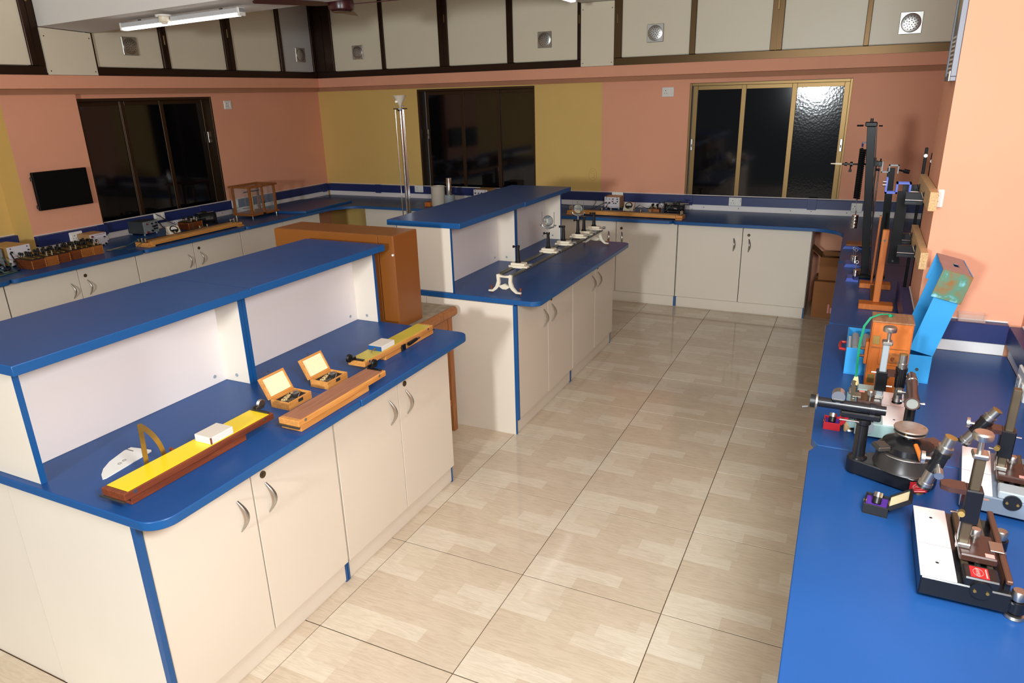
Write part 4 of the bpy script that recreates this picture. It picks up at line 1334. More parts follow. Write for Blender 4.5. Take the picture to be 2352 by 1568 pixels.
MB().cyl((-.0243, -1.182, CT + .028), (-.026, -1.182, CT + .027), .003, n=8).obj('plug_screw', GUN, pl)

# ------------------------------------------------------------------ blue metal case with raised lid
r = thing('blue_case', 'sky-blue metal carrying case with its tall lid swung up to the right', 'case', (.125, -1.44, CT))
Dc, Wc, Hc = .285, .303, .113
b = MB().bx(0, Dc, 0, Wc, .0, .004)
b.bx(0, .004, 0, Wc, .004, Hc, .001).bx(Dc - .004, Dc, 0, Wc, .004, Hc, .001).bx(.004, Dc - .004, 0, .004, .004, Hc, .001).bx(.004, Dc - .004, Wc - .004, Wc, .004, Hc, .001)
b.obj('case_body', SKYB, r)
tr = MB().bx(.01, Dc - .06, .2, Wc - .005, .03, .092, .002).obj('inner_tray', WHITE_PL, r)
for y in (.232, .272):
    MB().cyl((.02, y, .098), (Dc - .07, y, .098), .015, n=16).obj('grey_coil', GREY_E, tr)
MB().bx(.01, Dc - .06, .2, .206, .092, .112, .001).obj('tray_rib', WHITE_PL, tr)
MB().cyl((-.003, .045, .055), (0, .045, .055), .006, n=12).obj('catch_button', GUN, r)
tube(r, 'handle', mat('red_plastic', S(176, 34, 30), 0.4), [(.07, Wc, .08), (.075, Wc + .022, .08), (.12, Wc + .026, .08), (.165, Wc + .022, .08), (.17, Wc, .08)], .006, 8)
th = R(13.3)
Lm = T(0, 0, Hc + .002) @ RX(th)      # local y -> across the lid depth, z -> along it, leaning to -y
D2, LL = .085, .30
l = MB()
l.bx(0, Dc, 0, .003, 0, LL, 0, 0, Lm)                       # outer top of the lid (right side)
l.bx(0, .003, .003, D2, 0, LL, 0, 0, Lm).bx(Dc - .003, Dc, .003, D2, 0, LL, 0, 0, Lm)
l.bx(.003, Dc - .003, .003, D2, 0, .003, 0, 0, Lm)
lo = l.obj('lid', SKYB, r)
cp = MB()
cp.bx(-.012, -.008, -.006, D2 + .012, LL - .075, LL + .035, .001, 1, Lm)
cp.bx(-.008, Dc + .006, -.006, -.002, LL - .04, LL + .035, .001, 0, Lm)
cp.bx(-.008, .1, .0, D2 + .012, LL + .031, LL + .035, .001, 2, Lm).bx(.16, Dc + .006, .0, D2 + .012, LL + .031, LL + .035, .001, 2, Lm)
cp.bx(.1, .16, .0, .03, LL + .031, LL + .035, 0, 2, Lm).bx(.1, .16, .05, D2 + .012, LL + .031, LL + .035, 0, 2, Lm)
cp.bx(Dc + .002, Dc + .006, -.002, D2 + .012, LL - .075, LL + .031, .001, 0, Lm)


def rust_patch():
    m = mat('rusted_blue_enamel', S(60, 150, 170), 0.4)
    nt = m.node_tree
    b = nt.nodes['Principled BSDF']
    tc = nt.nodes.new('ShaderNodeTexCoord')
    n = nt.nodes.new('ShaderNodeTexNoise')
    n.inputs['Scale'].default_value = 16
    n.inputs['Detail'].default_value = 5
    nt.links.new(tc.outputs['Object'], n.inputs['Vector'])
    rp = nt.nodes.new('ShaderNodeValToRGB')
    rp.color_ramp.elements[0].position = .42
    rp.color_ramp.elements[0].color = S(134, 92, 40)
    rp.color_ramp.elements[1].position = .72
    rp.color_ramp.elements[1].color = S(150, 214, 240)
    e = rp.color_ramp.elements.new(.58)
    e.color = S(74, 128, 104)
    nt.links.new(n.outputs['Fac'], rp.inputs['Fac'])
    nt.links.new(rp.outputs['Color'], b.inputs['Base Color'])
    return m


cp.obj('lid_cap', [SKYB, rust_patch(), mat('dull_mauve_enamel', S(150, 120, 120), 0.45, var=0.08, vscale=9)], lo)
tube(lo, 'torn_strip', RUST, [Lm @ Vector((.02, D2 - .01, LL + .01)), Lm @ Vector((.03, D2 - .03, LL + .0)), Lm @ Vector((.02, D2 - .035, LL - .03))], .003, 5)

r = thing('case_block', 'dark blue metal box standing under the lower chipboard plank', 'box', (1.225, -1.435, CT))
MB().bx(0, .3, 0, .065, 0, .07, .003).obj('body', mat('navy_enamel', S(34, 40, 110), 0.4), r)
MB().bx(.02, .05, .065, .068, .02, .06).obj('label_plate', BLACK_M, r)

# ------------------------------------------------------------------ wooden T stand
r = thing('wooden_stand', 'orange wooden post stand on two cross feet behind the lamp house', 'stand', (1.125, -1.18, CT))
for x in (0, .455):
    MB().bx(x, x + .085, -.163, 0, 0, .03, .003).obj('cross_foot', W_ORANGE, r)
MB().bx(.085, .455, -.1, -.058, 0, .024, .002).obj('foot_rail', W_BOX2, r)
MB().bx(.05, .08, -.098, -.066, .0305, .415, .003, 0, T(0, 0, 0) @ Matrix.Shear('XZ', 4, (0, .0)) if False else None).obj('post', W_ORANGE, r)
MB().cyl((.0495, -.08, .36), (.048, -.08, .36), .006, n=10).obj('post_bolt', GUN, r)
MB().bx(.455 + .02, .455 + .045, -.066, -.056, .0305, .42, .001).obj('rear_slat', W_ORANGE, r)
MB().add([(.08, -.09, .05), (.08, -.074, .05), (.44, -.074, .0305), (.44, -.09, .0305), (.08, -.09, .35), (.08, -.074, .35)], [(0, 1, 5, 4), (3, 2, 1, 0), (0, 4, 3), (1, 2, 5), (4, 5, 2, 3)]).obj('diagonal_brace', wood('grey_wood', S(120, 92, 64), S(150, 118, 86)), r)

# ------------------------------------------------------------------ steel column with spring, bars and brackets
BSTEEL = mat('black_painted_steel', S(17, 17, 18), 0.32, spec=0.16, var=0.15, vscale=40)
r = thing('steel_column', 'tall black steel column with a hanging spring and weight at the right', 'apparatus', (1.87, -1.212, CT))
MB().bx(-.05, .06, -.045, .055, 0, .022, .004).obj('base_plate', BSTEEL, r)
sh_ = Matrix.Identity(4)
sh_[1][2] = .085
colm = MB()
colm.bx(-.02, .03, -.02, .025, .022, .89, .002, 0, sh_).bx(-.03, -.02, -.028, -.022, .022, .89, 0, 0, sh_)
colm.obj('column', BSTEEL, r)
top = MB().bx(-.03, .04, -.028, .035, .89, .915, .004, 0, sh_).obj('head_bracket', BSTEEL, r)
MB().tube([(0, .12, .895), (0, .155, .895)], .005, 8).tube([(0, .04, .893), (0, .02, .893)], .004, 8).obj('head_screw', BSTEEL, top)
MB().cyl((0, .08, .915), (0, .08, .935), .008, n=10).obj('head_knob', BSTEEL, top)
arm = MB().bx(-.01, .01, .075, .115, .795, .803).cyl((0, .112, .803), (0, .112, .775), .005, n=8).obj('spring_arm', mat('dark_blue_enamel', S(40, 44, 92), 0.4), r)
sp = []
for q in range(28 * 10 + 1):
    a = 2 * pi * q / 10
    sp.append((.0155 * cos(a), .106 + .0155 * sin(a) - .0 * q, .765 - .29 * q / 280))
MB().tube([(p[0] - .01, p[1], p[2]) for p in sp], .0052, 5).obj('spring', BSTEEL, r)
MB().cyl((-.01, .106, .475), (-.01, .1, .40), .0014, n=6).cyl((-.01, .106, .465), (-.01, .106, .48), .006, n=8).obj('hook_wire', CHROME, r)
hw = MB()
for q in range(4):
    hw.lathe([(0, 0), (.017, 0), (.018, .002), (.018, .018), (.017, .0195), (0, .0195)], 18, 0, T(-.01, .1, .30 + q * .02))
hw.cyl((-.01, .1, .38), (-.01, .1, .405), .003, n=8)
hw.obj('slotted_weights', CHROME, r)

r = thing('retort_stand', 'thin chrome retort stand with a horizontal clamp rod, behind the steel column', 'stand', (1.99, -1.2, CT))
MB().lathe([(0, 0), (.06, 0), (.062, .006), (.055, .014), (.012, .02), (0, .02)], 28).obj('base', BLACK, r)
MB().cyl((0, 0, .02), (0, .012, .69), .006, n=12).cyl((.01, -.016, .2), (.01, -.006, .67), .0045, n=10).obj('upright_rod', CHROME, r)
cl = MB().bx(-.015, .015, -.02, .03, .655, .685, .003).cyl((0, -.01, .67), (0, -.01, .70), .004, n=8).cyl((0, .02, .685), (0, .02, .705), .006, n=8).obj('boss_head', BLACK, r)
MB().cyl((-.02, .2, .667), (-.02, .03, .667), .005, n=10).cyl((-.02, .14, .667), (-.02, .155, .667), .014, n=12).cyl((-.02, .17, .667), (-.02, .185, .667), .011, n=12).cyl((-.02, .15, .667), (-.02, .15, .635), .004, n=8).cyl((-.02, .15, .635), (-.02, .15, .62), .008, n=10).obj('clamp_rod', BLACK, cl)
MB().cyl((-.02, .2, .667), (-.02, .235, .668), .006, n=10).cyl((-.02, .235, .668), (-.02, .262, .668), .004, .003, 8).obj('clamp_tip', IVORY, cl)


def bent_bracket(parent, name, mats, o, s=1.0, th=.007, dx=.05):
    """square-section stepped rod bracket in the yz plane"""
    pts = [(0, .05), (0, -.015), (-.045, -.015), (-.045, .03), (-.1, .03), (-.1, -.02)]
    mb = MB()
    for xo in (0, dx):
        for (a, b), (c, d) in zip(pts, pts[1:]):
            mb.bx(o[0] + xo - th / 2, o[0] + xo + th / 2, o[1] + min(a, c) * s - th / 2, o[1] + max(a, c) * s + th / 2, o[2] + min(b, d) * s - th / 2, o[2] + max(b, d) * s + th / 2)
    mb.bx(o[0], o[0] + dx, o[1] - th / 2, o[1] + th / 2, o[2] + .03 * s, o[2] + .03 * s + th)
    return mb.obj(name, mats, parent)


r = thing('bar_pendulum', 'tall dark steel bar with a grey stepped bracket on top', 'apparatus', (1.9, -1.29, CT))
MB().bx(-.008, .008, -.025, .025, .0, .012, .002).bx(-.03, .03, -.03, .03, 0, .008, .002).obj('foot', BSTEEL, r)
sh2 = Matrix.Identity(4)
sh2[1][2] = .035
MB().bx(-.007, .007, -.022, .018, .012, .655, .001, 0, sh2).obj('bar', BSTEEL, r)
bent_bracket(r, 'stepped_bracket', GREY_E, (-.02, .07, .645), .85, .006, .03)
MB().cyl((-.01, -.012, .645), (-.01, -.05, .638), .006, n=8).cyl((-.01, -.045, .64), (-.01, -.075, .634), .012, n=10).cyl((.01, .08, .64), (.01, .105, .645), .007, n=8).obj('bracket_screw', BLACK, r)


# wall planks of chipboard with steel arms
def plank(label, x0, x1, y0, y1, z0, z1):
    r = thing('wall_plank', label, 'plank', (0, 0, 0))
    MB().bx(x0, x1, y0, y1, z0, z1, .001).obj('board', CHIP, r)
    return r


p1 = plank('upper chipboard plank fixed to the side of the pillar', .5, 1.21, -1.403, -1.372, 1.447, 1.524)
p2 = plank('lower chipboard plank fixed to the side of the pillar', .505, 1.215, -1.403, -1.374, 1.200, 1.272)
for p, z, xs, yo in ((p1, 1.465, (.78, 1.08), -1.30), (p2, 1.225, (.78, 1.10), -1.30)):
    for k, x in enumerate(xs):
        a = MB().bx(x - .004, x + .004, yo, -1.3715, z - .026, z + .02, .001)
        a.bx(x - .018, x + .018, -1.3718, -1.3695, z - .03, z + .025).bx(x - .018, x - .014, yo, -1.3715, z - .03, z - .024).bx(x + .004, x + .018, yo, -1.3715, z + .016, z + .02)
        ao = a.obj('wall_arm', BLACK if p is p2 else CHROME_D if False else BLACK, p)
        MB().cyl((x - .012, yo, z - .012), (x - .012, -1.372, z - .012), .004, n=8).cyl((x - .012, -1.375, z - .012), (x - .012, -1.36, z + .025), .003, n=8).obj('arm_bolt', CHROME, ao)
r = thing('flat_bar', 'flat black steel bar held upright by the wall arms, blue bracket on top', 'bar', (.985, -1.299, 1.12))
MB().bx(-.005, .005, -.026, .022, .0, .345, .001).bx(-.008, .008, -.03, .02, -.005, .02, .001).obj('bar', BSTEEL, r)
MB().cyl((-.012, 0, .01), (-.018, 0, .01), .004, n=8).obj('end_screw', CHROME, r)
bent_bracket(r, 'blue_bracket', mat('blue_bracket_enamel', S(72, 96, 196), 0.35), (-.03, .075, .355), 1.0, .008, .04)
MB().cyl((-.03, .075, .39), (-.03, .092, .39), .005, n=8).cyl((-.03, .075, .375), (-.03, .092, .375), .005, n=8).obj('bracket_screw', CHROME, r)

# bundle of rods leaning behind the planks
for k, (x, y, z1, lab) in enumerate(((1.36, -1.395, 1.64, 'tallest of the three dark iron rods behind the upper plank'), (1.34, -1.425, 1.615, 'middle dark iron rod behind the upper plank'), (1.33, -1.45, 1.585, 'shortest dark iron rod behind the upper plank'))):
    r = thing('iron_rod', lab, 'rod', (x, y, CT))
    MB().bx(-.006, .006, -.007, .007, 0, z1 - CT, .002).obj('rod_body', BSTEEL, r)
    MB().cyl((-.008, 0, z1 - CT - .04), (.008, 0, z1 - CT - .04), .009, n=10).cyl((-.008, 0, .3 - .04 * k), (.008, 0, .3 - .04 * k), .012, n=10).obj('rod_clamp', STEEL, r)

# blue cast bases with chrome hangers of slotted weights
BLUE_C = mat('blue_cast_enamel', S(62, 88, 176), 0.4)


def weight_base(label, loc, d, w_, n, block=False):
    r = thing('cast_base', label, 'stand', loc)
    MB().prism([(0, 0), (w_ * .08, .02), (w_ * .5, .022), (w_ * .62, .012), (w_, .012), (w_, 0)], 0, d, 0, frame((0, 0, 0), (0, -1, 0), (0, 0, 1)) @ T(0, 0, 0)).obj('base', BLUE_C, r)
    if block:
        MB().bx(-d, 0, -w_, -.02, .0225, .036, .002).obj('wooden_block', W_BOX2, r)
    for k in range(n):
        x, y = -.035 - .05 * k, -.05 - .012 * (k % 2)
        s = MB()
        for q in range(4 + (k % 2)):
            s.lathe([(0, 0), (.0135, 0), (.0145, .0015), (.0135, .008), (0, .008)], 16, 0, T(x, y, .022 + q * .0095))
        s.cyl((x, y, .05), (x, y, .10), .0022, n=8)
        s.tube([(x, y + .009 * cos(2 * pi * q / 12), .108 + .009 * sin(2 * pi * q / 12)) for q in range(12)], .002, 6, closed=True)
        s.obj('weight_hanger', CHROME, r)
    return r


weight_base('blue cast base with one ringed chrome weight hanger, nearest of the three', (1.82, -1.105, CT), .10, .07, 1)
weight_base('blue cast base with two chrome weight hangers, middle of the three', (2.24, -1.085, CT), .13, .14, 2)
weight_base('blue cast base with a wooden block on it, farthest of the three', (2.84, -1.06, CT), .13, .19, 0, True)

# ------------------------------------------------------------------ cartons under the right corner
CARD = mat('cardboard', S(150, 96, 52), 0.8, var=0.06, vscale=5)
r = thing('carton', 'closed brown carton on the floor in the open right corner', 'box', (3.70, -1.13, 0))
MB().bx(0, .33, 0, .265, 0, .33, .003).obj('carton_body', CARD, r)
MB().bx(.155, .175, -.0005, .2655, .3302, .3312).obj('tape', mat('packing_tape', S(166, 120, 70), 0.3), r)
MB().bx(-.0008, -.0002, .12, .135, .05, .13).bx(-.0008, -.0002, .1, .112, .05, .1).obj('printed_mark', PINK_L, r)
r = thing('carton', 'open brown carton stacked on top of the closed one', 'box', (3.76, -1.16, .332))
MB().bx(0, .28, 0, .27, 0, .004).bx(0, .004, 0, .27, .004, .2).bx(.276, .28, 0, .27, .004, .2).bx(.004, .276, 0, .004, .004, .2).bx(.004, .276, .266, .27, .004, .2).obj('carton_body', CARD, r)
MB().bx(-.1, 0, .0, .27, 0, .003, 0, 0, T(0, 0, .2) @ RY(-R(35))).obj('flap', CARD, r)
MB().bx(.02, .26, 0, .1, 0, .003, 0, 0, T(0, .27, .2) @ RX(R(40))).obj('flap', CARD, r)


# ================================================================== LEFT COUNTER
GREENWIRE = mat('grey_green_wire', S(58, 84, 72), 0.5)
BLKWIRE = mat('black_wire', S(16, 16, 18), 0.5)


def instrument(name, label, loc, rotz, w_, d, h, body, panel, knobs, texts=(), feet=True, frame_c=None, cat='instrument'):
    """front face at y=0 facing -y, x from 0 to w_"""
    r = thing(name, label, cat, loc, rotz)
    z0 = .012 if feet else 0
    MB().bx(0, w_, .004, d, z0, h, .003).obj('case', body, r)
    f = MB().bx(.002, w_ - .002, 0, .0038, z0 + .002, h - .002, .0008).obj('front_panel', panel, r)
    if feet:
        for x in (.015, w_ - .015):
            for y in (.02, d - .02):
                MB().cyl((x, y, 0), (x, y, z0), .008, n=10).obj('rubber_foot', GREY_E, r)
    for (x, z, rr, mt) in knobs:
        MB().cyl((x * w_, 0, z * h), (x * w_, -.012 if rr > .005 else -.004, z * h), rr, rr * .85, 12).obj('knob' if rr > .005 else 'panel_screw', mt, f)
    for (x, z, sz, s, mt) in texts:
        text(f, 'lettering', mt, s, sz, frame((x * w_, -.0004, z * h), (1, 0, 0), (0, 0, 1)))
    return r


REDP = mat('red_print', S(150, 40, 56), 0.5)
GREYP = mat('grey_print', S(96, 92, 100), 0.5)
WHP = mat('white_instrument_panel', S(214, 208, 212), 0.4)
GYP = mat('grey_instrument_panel', S(128, 134, 136), 0.4)
GYB = mat('dark_grey_case', S(58, 62, 64), 0.45)
TAN = mat('tan_case', S(180, 140, 88), 0.5)
K = BLACK_P
RK = mat('red_knob', S(120, 26, 34), 0.4)
psu1 = instrument('power_supply', 'grey-panelled instrument at the left picture edge beside the white one', (-.13, 4.50, CT), R(4), .235, .22, .148, GYB, GYP,
                  [(.55, .6, .01, K), (.8, .62, .009, K), (.55, .3, .01, K), (.82, .25, .012, K), (.3, .6, .01, K)])
instrument('power_supply', 'white instrument with tan top behind the nearest resistance box', (.128, 4.495, CT), R(2), .172, .27, .152, TAN, WHP,
           [(.14, .9, .0045, K), (.86, .9, .0045, K), (.15, .74, .008, K), (.88, .72, .006, K), (.15, .28, .006, RK)],
           [(.5, .5, .009, 'D.C. REGULATED POWER SUPPLY', REDP)])
instrument('power_supply', 'white instrument with red print behind the far end of the resistance boxes', (.842, 4.60, CT), 0, .15, .16, .112, TAN, WHP,
           [(.85, .93, .0035, K), (.84, .68, .006, K), (.86, .16, .0085, K), (.13, .83, .008, RK)],
           [(.56, .88, .0075, 'BATTERY ELIMINATOR', REDP)])
instrument('power_supply', 'dark grey power supply with light panel under the left window', (1.40, 4.665, CT), R(4), .165, .20, .122, GYB, GYP,
           [(.24, .80, .008, RK), (.56, .78, .008, K), (.84, .8, .009, K), (.85, .6, .009, K), (.62, .56, .009, K), (.72, .56, .009, K), (.68, .38, .009, K), (.84, .38, .008, K), (.53, .26, .01, K), (.22, .2, .011, RK)],
           [(.48, .92, .008, 'BATTERY ELIMINATOR', GREYP)])
lead = thing('lead_wires', 'tangle of dark leads in front of the grey instrument at the left edge', 'cable', (0, 0, 0))
for k in range(4):
    tube(lead, 'lead', BLKWIRE if k % 2 else GREENWIRE, [(-.04 + .06 * k, 4.485, CT + .05 + .02 * k), (-.02 + .05 * k, 4.42, CT + .05), (.0 + .03 * k, 4.36 - .01 * k, CT + .006), (.06 - .04 * k, 4.31, CT + .006), (-.06, 4.28 + .02 * k, CT + .006), (-.2, 4.3 + .03 * k, CT + .006)], .005, 7)
tube(lead, 'mains_cord', BLKWIRE, [(-.2, 4.38, CT + .008), (-.05, 4.36, CT + .012), (.06, 4.40, CT + .012), (.1, 4.45, CT + .02), (.118, 4.47, CT + .04)], .006, 8)

EBON = mat('ebonite_top', S(26, 24, 22), 0.35)


def res_box(name, label, loc, rotz, w_, d, h, wd, npl, group=None):
    """x across, y deep; plugs stand on the ebonite top"""
    r = thing(name, label, 'box', loc, rotz, group)
    b = MB().bx(0, w_, 0, d, 0, h - .006, .001).obj('box_body', wd, r)
    for x in (.002, w_ - .002):
        for q in range(5):
            MB().bx(x - .0025 if x > .01 else x - .003, x + .003 if x > .01 else x + .0025, -.0008, .001, .006 + q * (h - .012) / 5, .006 + (q + .5) * (h - .012) / 5).obj('dovetail', W_OAK, b)
    tp = MB().bx(.002, w_ - .002, .002, d - .002, h - .006, h, .001).obj('ebonite_top', EBON, r)
    ny = max(4, int(d / .028))
    for row, x in enumerate((w_ * .28, w_ * .72)):
        MB().bx(x - .007, x + .007, .015, d - .015, h, h + .007, .001).obj('brass_bar', BRASS, tp)
        for q in range(ny):
            y = .025 + q * (d - .05) / (ny - 1)
            if (q + row + npl) % 4 == 3:
                continue
            MB().lathe([(0, 0), (.0035, 0), (.003, .012), (.0075, .013), (.0085, .016), (.0085, .03), (.006, .033), (0, .033)], 10, 0, T(x, y, h + .006)).obj('plug', BLACK_P, tp)
    for x in (w_ * .3, w_ * .7):
        MB().lathe([(0, 0), (.005, 0), (.005, .01), (.0085, .011), (.0085, .019), (.004, .02), (.004, .026), (.0075, .027), (.0075, .032), (0, .033)], 12, 0, T(x, .012 if npl % 2 else d - .012, h)).obj('terminal', BRASS_L, tp)
    return r


xs = [.143, .247, .35, .458, .562, .655]
ws = [.1, .099, .099, .1, .09, .083]
ys = [4.257, 4.268, 4.284, 4.306, 4.312, 4.306]
labs = ['first resistance box of the row, long side showing at its left, nearest the picture edge',
        'second resistance box from the left in the row, orange-red end with pale corner joints',
        'third resistance box from the left in the row, dovetail joints showing at its left corner',
        'fourth resistance box from the left in the row, plain darker end face',
        'fifth resistance box from the left, bright orange end face',
        'last resistance box of the row, palest end face, by the white red-printed instrument']
for k in range(6):
    res_box('resistance_box', labs[k], (xs[k], ys[k], CT), 0, ws[k], .195 + .012 * (k % 3), .074 + .003 * (k % 2), (W_BOX, W_BOX2, W_BOX, W_BOX, W_BOX2, W_BOX2)[k], k, 'plug resistance boxes in a row')


def wire_bridge(label, loc, rotz, L, d):
    r = thing('wire_bridge', label, 'apparatus', loc, rotz)
    MB().bx(0, L, 0, d, .012, .036, .002).obj('board', W_OAK, r)
    MB().bx(.03, L - .06, -.012, -.0005, .010, .040, .002).obj('front_batten', W_OAK, r)
    for x in (.0, L - .06):
        MB().bx(x, x + .06, -.02, d, 0, .0118, .001).obj('foot_batten', W_OAK, r)
    MB().bx(.05, L - .05, .02, .045, .0362, .039).obj('scale', mat('boxwood_scale', S(206, 170, 104), 0.5), r)
    MB().cyl((.04, .06, .04), (L - .04, .06, .04), .0012, n=6).obj('bridge_wire', CHROME, r)
    for a, b in ((.01, L * .3), (L * .36, L * .64), (L * .7, L - .01)):
        s = MB().bx(a, b, d - .03, d - .012, .0362, .041, .001).obj('copper_strip', GUN, r)
        for x in (a + .012, b - .012):
            MB().lathe([(0, 0), (.006, 0), (.006, .012), (.009, .013), (.009, .02), (0, .021)], 12, 0, T(x, d - .021, .041)).obj('terminal', BRASS_L, s)
    for x in (.015, L - .025):
        e = MB().bx(x - .008, x + .012, .02, d - .02, .0362, .041, .001).obj('end_strip', GUN, r)
        for y in (.035, .075):
            MB().lathe([(0, 0), (.005, 0), (.005, .02), (.008, .021), (.008, .03), (0, .031)], 12, 0, T(x, y, .041)).obj('terminal', BRASS_L, e)
    return r


def meter(label, loc, rotz):
    """sloping-face dial meter; front towards -y"""
    r = thing('dial_meter', label, 'meter', loc, rotz)
    MB().add([(0, 0, 0), (.1, 0, 0), (.1, .085, 0), (0, .085, 0), (0, .0, .02), (.1, 0, .02), (.1, .06, .085), (0, .06, .085), (0, .085, .085), (.1, .085, .085)],
             [(3, 2, 1, 0), (0, 1, 5, 4), (4, 5, 6, 7), (7, 6, 9, 8), (1, 2, 9, 6, 5), (2, 3, 8, 9), (3, 0, 4, 7, 8)]).obj('case', IVORY, r)
    M = frame((.05, .033, .056), (1, 0, 0), (0, .0583, .0636))
    b = MB().lathe([(0, .001), (.036, .001), (.037, .008), (.033, .011), (.031, .008), (0, .008)], 28, 0, M).obj('bezel', BLACK, r)
    MB().prism([(.027 * cos(R(a)), .027 * sin(R(a))) for a in range(-8, 189, 14)], .0081, .0088, 0, M).obj('dial', WHITE_PL, b)
    MB().bx(-.0006, .0006, -.004, .02, .009, .0094, 0, 0, M @ RZ(R(35))).obj('needle', BLACK_M, b)
    for x in (.02, .08):
        MB().lathe([(0, 0), (.005, 0), (.005, .008), (.008, .009), (.008, .016), (0, .017)], 10, 0, T(x, -.004, .008) @ RX(pi / 2)).obj('terminal', BRASS_L, r)
    return r


wire_bridge('long honey-wood wire bridge with terminals on the left counter', (1.025, 4.155, CT), R(1.5), 1.07, .145)
meter('cream dial meter standing by the wire bridge on the left counter', (1.43, 4.37, CT), -R(18))
res_box('resistance_box', 'small plug resistance box behind the wire bridge on the left counter', (1.745, 4.50, CT), 0, .16, .14, .072, W_BOX, 1)
r = thing('rheostat', 'black round-bodied rheostat beside the small resistance box, left counter', 'rheostat', (2.0, 4.60, CT), R(-20))
MB().bx(-.05, .13, -.04, .06, 0, .012, .002).obj('base', BLACK, r)
MB().cyl((-.03, .01, .06), (.11, .01, .06), .045, n=22).obj('coil', BLACK_M, r)
for x in (-.045, .11):
    MB().bx(x, x + .016, -.04, .06, .012, .11, .004).obj('end_cheek', BLACK, r)
MB().cyl((-.04, .01, .115), (.12, .01, .115), .005, n=8).obj('slider_rod', STEEL, r)
MB().bx(.0, .05, -.01, .03, .105, .13, .004).obj('slider', BLACK_P, r)
MB().bx(.02, .09, -.036, -.034, .05, .075).obj('maker_plate', STEEL, r)
cb = thing('lead_wires', 'thin green leads trailing over the left wire bridge', 'cable', (0, 0, 0))
for k, P_ in enumerate(([(1.56, 4.665, .9), (1.64, 4.6, .86), (1.6, 4.45, .845), (1.5, 4.4, .84), (1.47, 4.36, .85)], [(1.46, 4.35, .85), (1.6, 4.33, .855), (1.7, 4.36, .845), (1.76, 4.49, .85)], [(1.9, 4.53, .91), (1.96, 4.45, .93), (2.02, 4.5, .9), (2.05, 4.56, .9)],
                       [(1.03, 4.25, .89), (.98, 4.33, .85), (.9, 4.3, .835), (.84, 4.36, .835)], [(1.03, 4.2, .88), (.96, 4.22, .835), (.88, 4.21, .835)], [(1.78, 4.52, .92), (1.76, 4.46, .88), (1.75, 4.44, .84), (1.8, 4.35, .87)])):
    tube(cb, 'lead', GREENWIRE, P_, .0025, 6)
mc = thing('mains_cord', 'black mains cord looping from the trunking behind the dark grey power supply', 'cable', (0, 0, 0))
tube(mc, 'cord', BLKWIRE, [(1.68, 4.845, .978), (1.70, 4.80, .95), (1.72, 4.74, .91), (1.75, 4.68, .87), (1.72, 4.66, .845), (1.7, 4.72, .838), (1.69, 4.78, .85), (1.7, 4.84, .9)], .004, 7)
r = thing('paper_tag', 'small white slip lying beside the balance case', 'paper', (2.32, 4.56, CT), R(15))
MB().bx(0, .05, 0, .02, 0, .001).obj('slip', WHITE_PL, r)
r = thing('glass_rods', 'three thin glass rods lying beside the resistance boxes', 'rods', (.80, 4.33, CT))
for k in range(3):
    MB().cyl((0, .02 * k, .004), (.19, .045 + .012 * k, .004), .003, n=8).obj('rod', CHROME, r)

# ------------------------------------------------------------------ glass balance case
r = thing('balance_case', 'wooden glass-sided balance case on the left counter near the corner', 'balance', (2.455, 4.405, CT))
GP = mat('clear_pane', S(200, 210, 210), 0.03, spec=0.5, alpha=0.07)
bw, bd, bh = .36, .25, .30
MB().bx(-.012, bw + .012, -.012, bd + .012, .022, .042, .002).obj('base_board', W_BOX2, r)
for x in (.012, bw - .012):
    for y in (.012, bd - .012):
        MB().cyl((x, y, 0), (x, y, .022), .007, n=10).obj('levelling_foot', BRASS_L, r)
for x in (0, bw - .022):
    for y in (0, bd - .022):
        MB().bx(x, x + .022, y, y + .022, .042, bh, .001).obj('post', W_BOX2, r)
MB().bx(bw / 2 - .01, bw / 2 + .01, .001, .02, .042, bh, .001).obj('mullion', W_BOX2, r)
t = MB().bx(-.018, bw + .018, -.018, .03, bh, bh + .018, .002).bx(-.018, bw + .018, bd - .03, bd + .018, bh, bh + .018, .002).bx(-.018, .03, .03, bd - .03, bh, bh + .018, .002).bx(bw - .03, bw + .018, .03, bd - .03, bh, bh + .018, .002).obj('top_frame', W_BOX2, r)
MB().bx(.03, bw - .03, .03, bd - .03, bh + .006, bh + .010).obj('top_pane', GP, t)
for a in (((.022, bw / 2 - .01), (.008, .011)), ((bw / 2 + .01, bw - .022), (.008, .011)), ((.022, bw - .022), (bd - .011, bd - .008))):
    MB().bx(a[0][0], a[0][1], a[1][0], a[1][1], .042, bh).obj('pane', GP, r)
for x in (.009, bw - .012):
    MB().bx(x, x + .003, .022, bd - .022, .042, bh).obj('pane', GP, r)
bm = MB().cyl((bw / 2 - .03, bd / 2, .042), (bw / 2 - .03, bd / 2, .25), .006, n=10).bx(bw / 2 - .06, bw / 2, bd / 2 - .03, bd / 2 + .03, .042, .052, .002).obj('balance_pillar', BRASS, r)
MB().bx(bw / 2 - .14, bw / 2 + .08, bd / 2 - .003, bd / 2 + .003, .245, .257, .002).obj('balance_beam', BLACK, bm)
for s in (-.13, .07):
    MB().cyl((bw / 2 + s, bd / 2, .245), (bw / 2 + s, bd / 2, .09), .001, n=5).lathe([(0, .088), (.035, .088), (.036, .092), (0, .09)], 20, 0, T(bw / 2 + s, bd / 2, 0)).obj('scale_pan', STEEL, bm)
MB().cyl((bw / 2, -.001, .14), (bw / 2, -.012, .14), .006, n=10).obj('shutter_knob', BLACK_P, r)
MB().cyl((bw / 2 - .03, -.012, .03), (bw / 2 - .03, -.028, .03), .012, n=12).obj('beam_handle', BLACK_P, r)

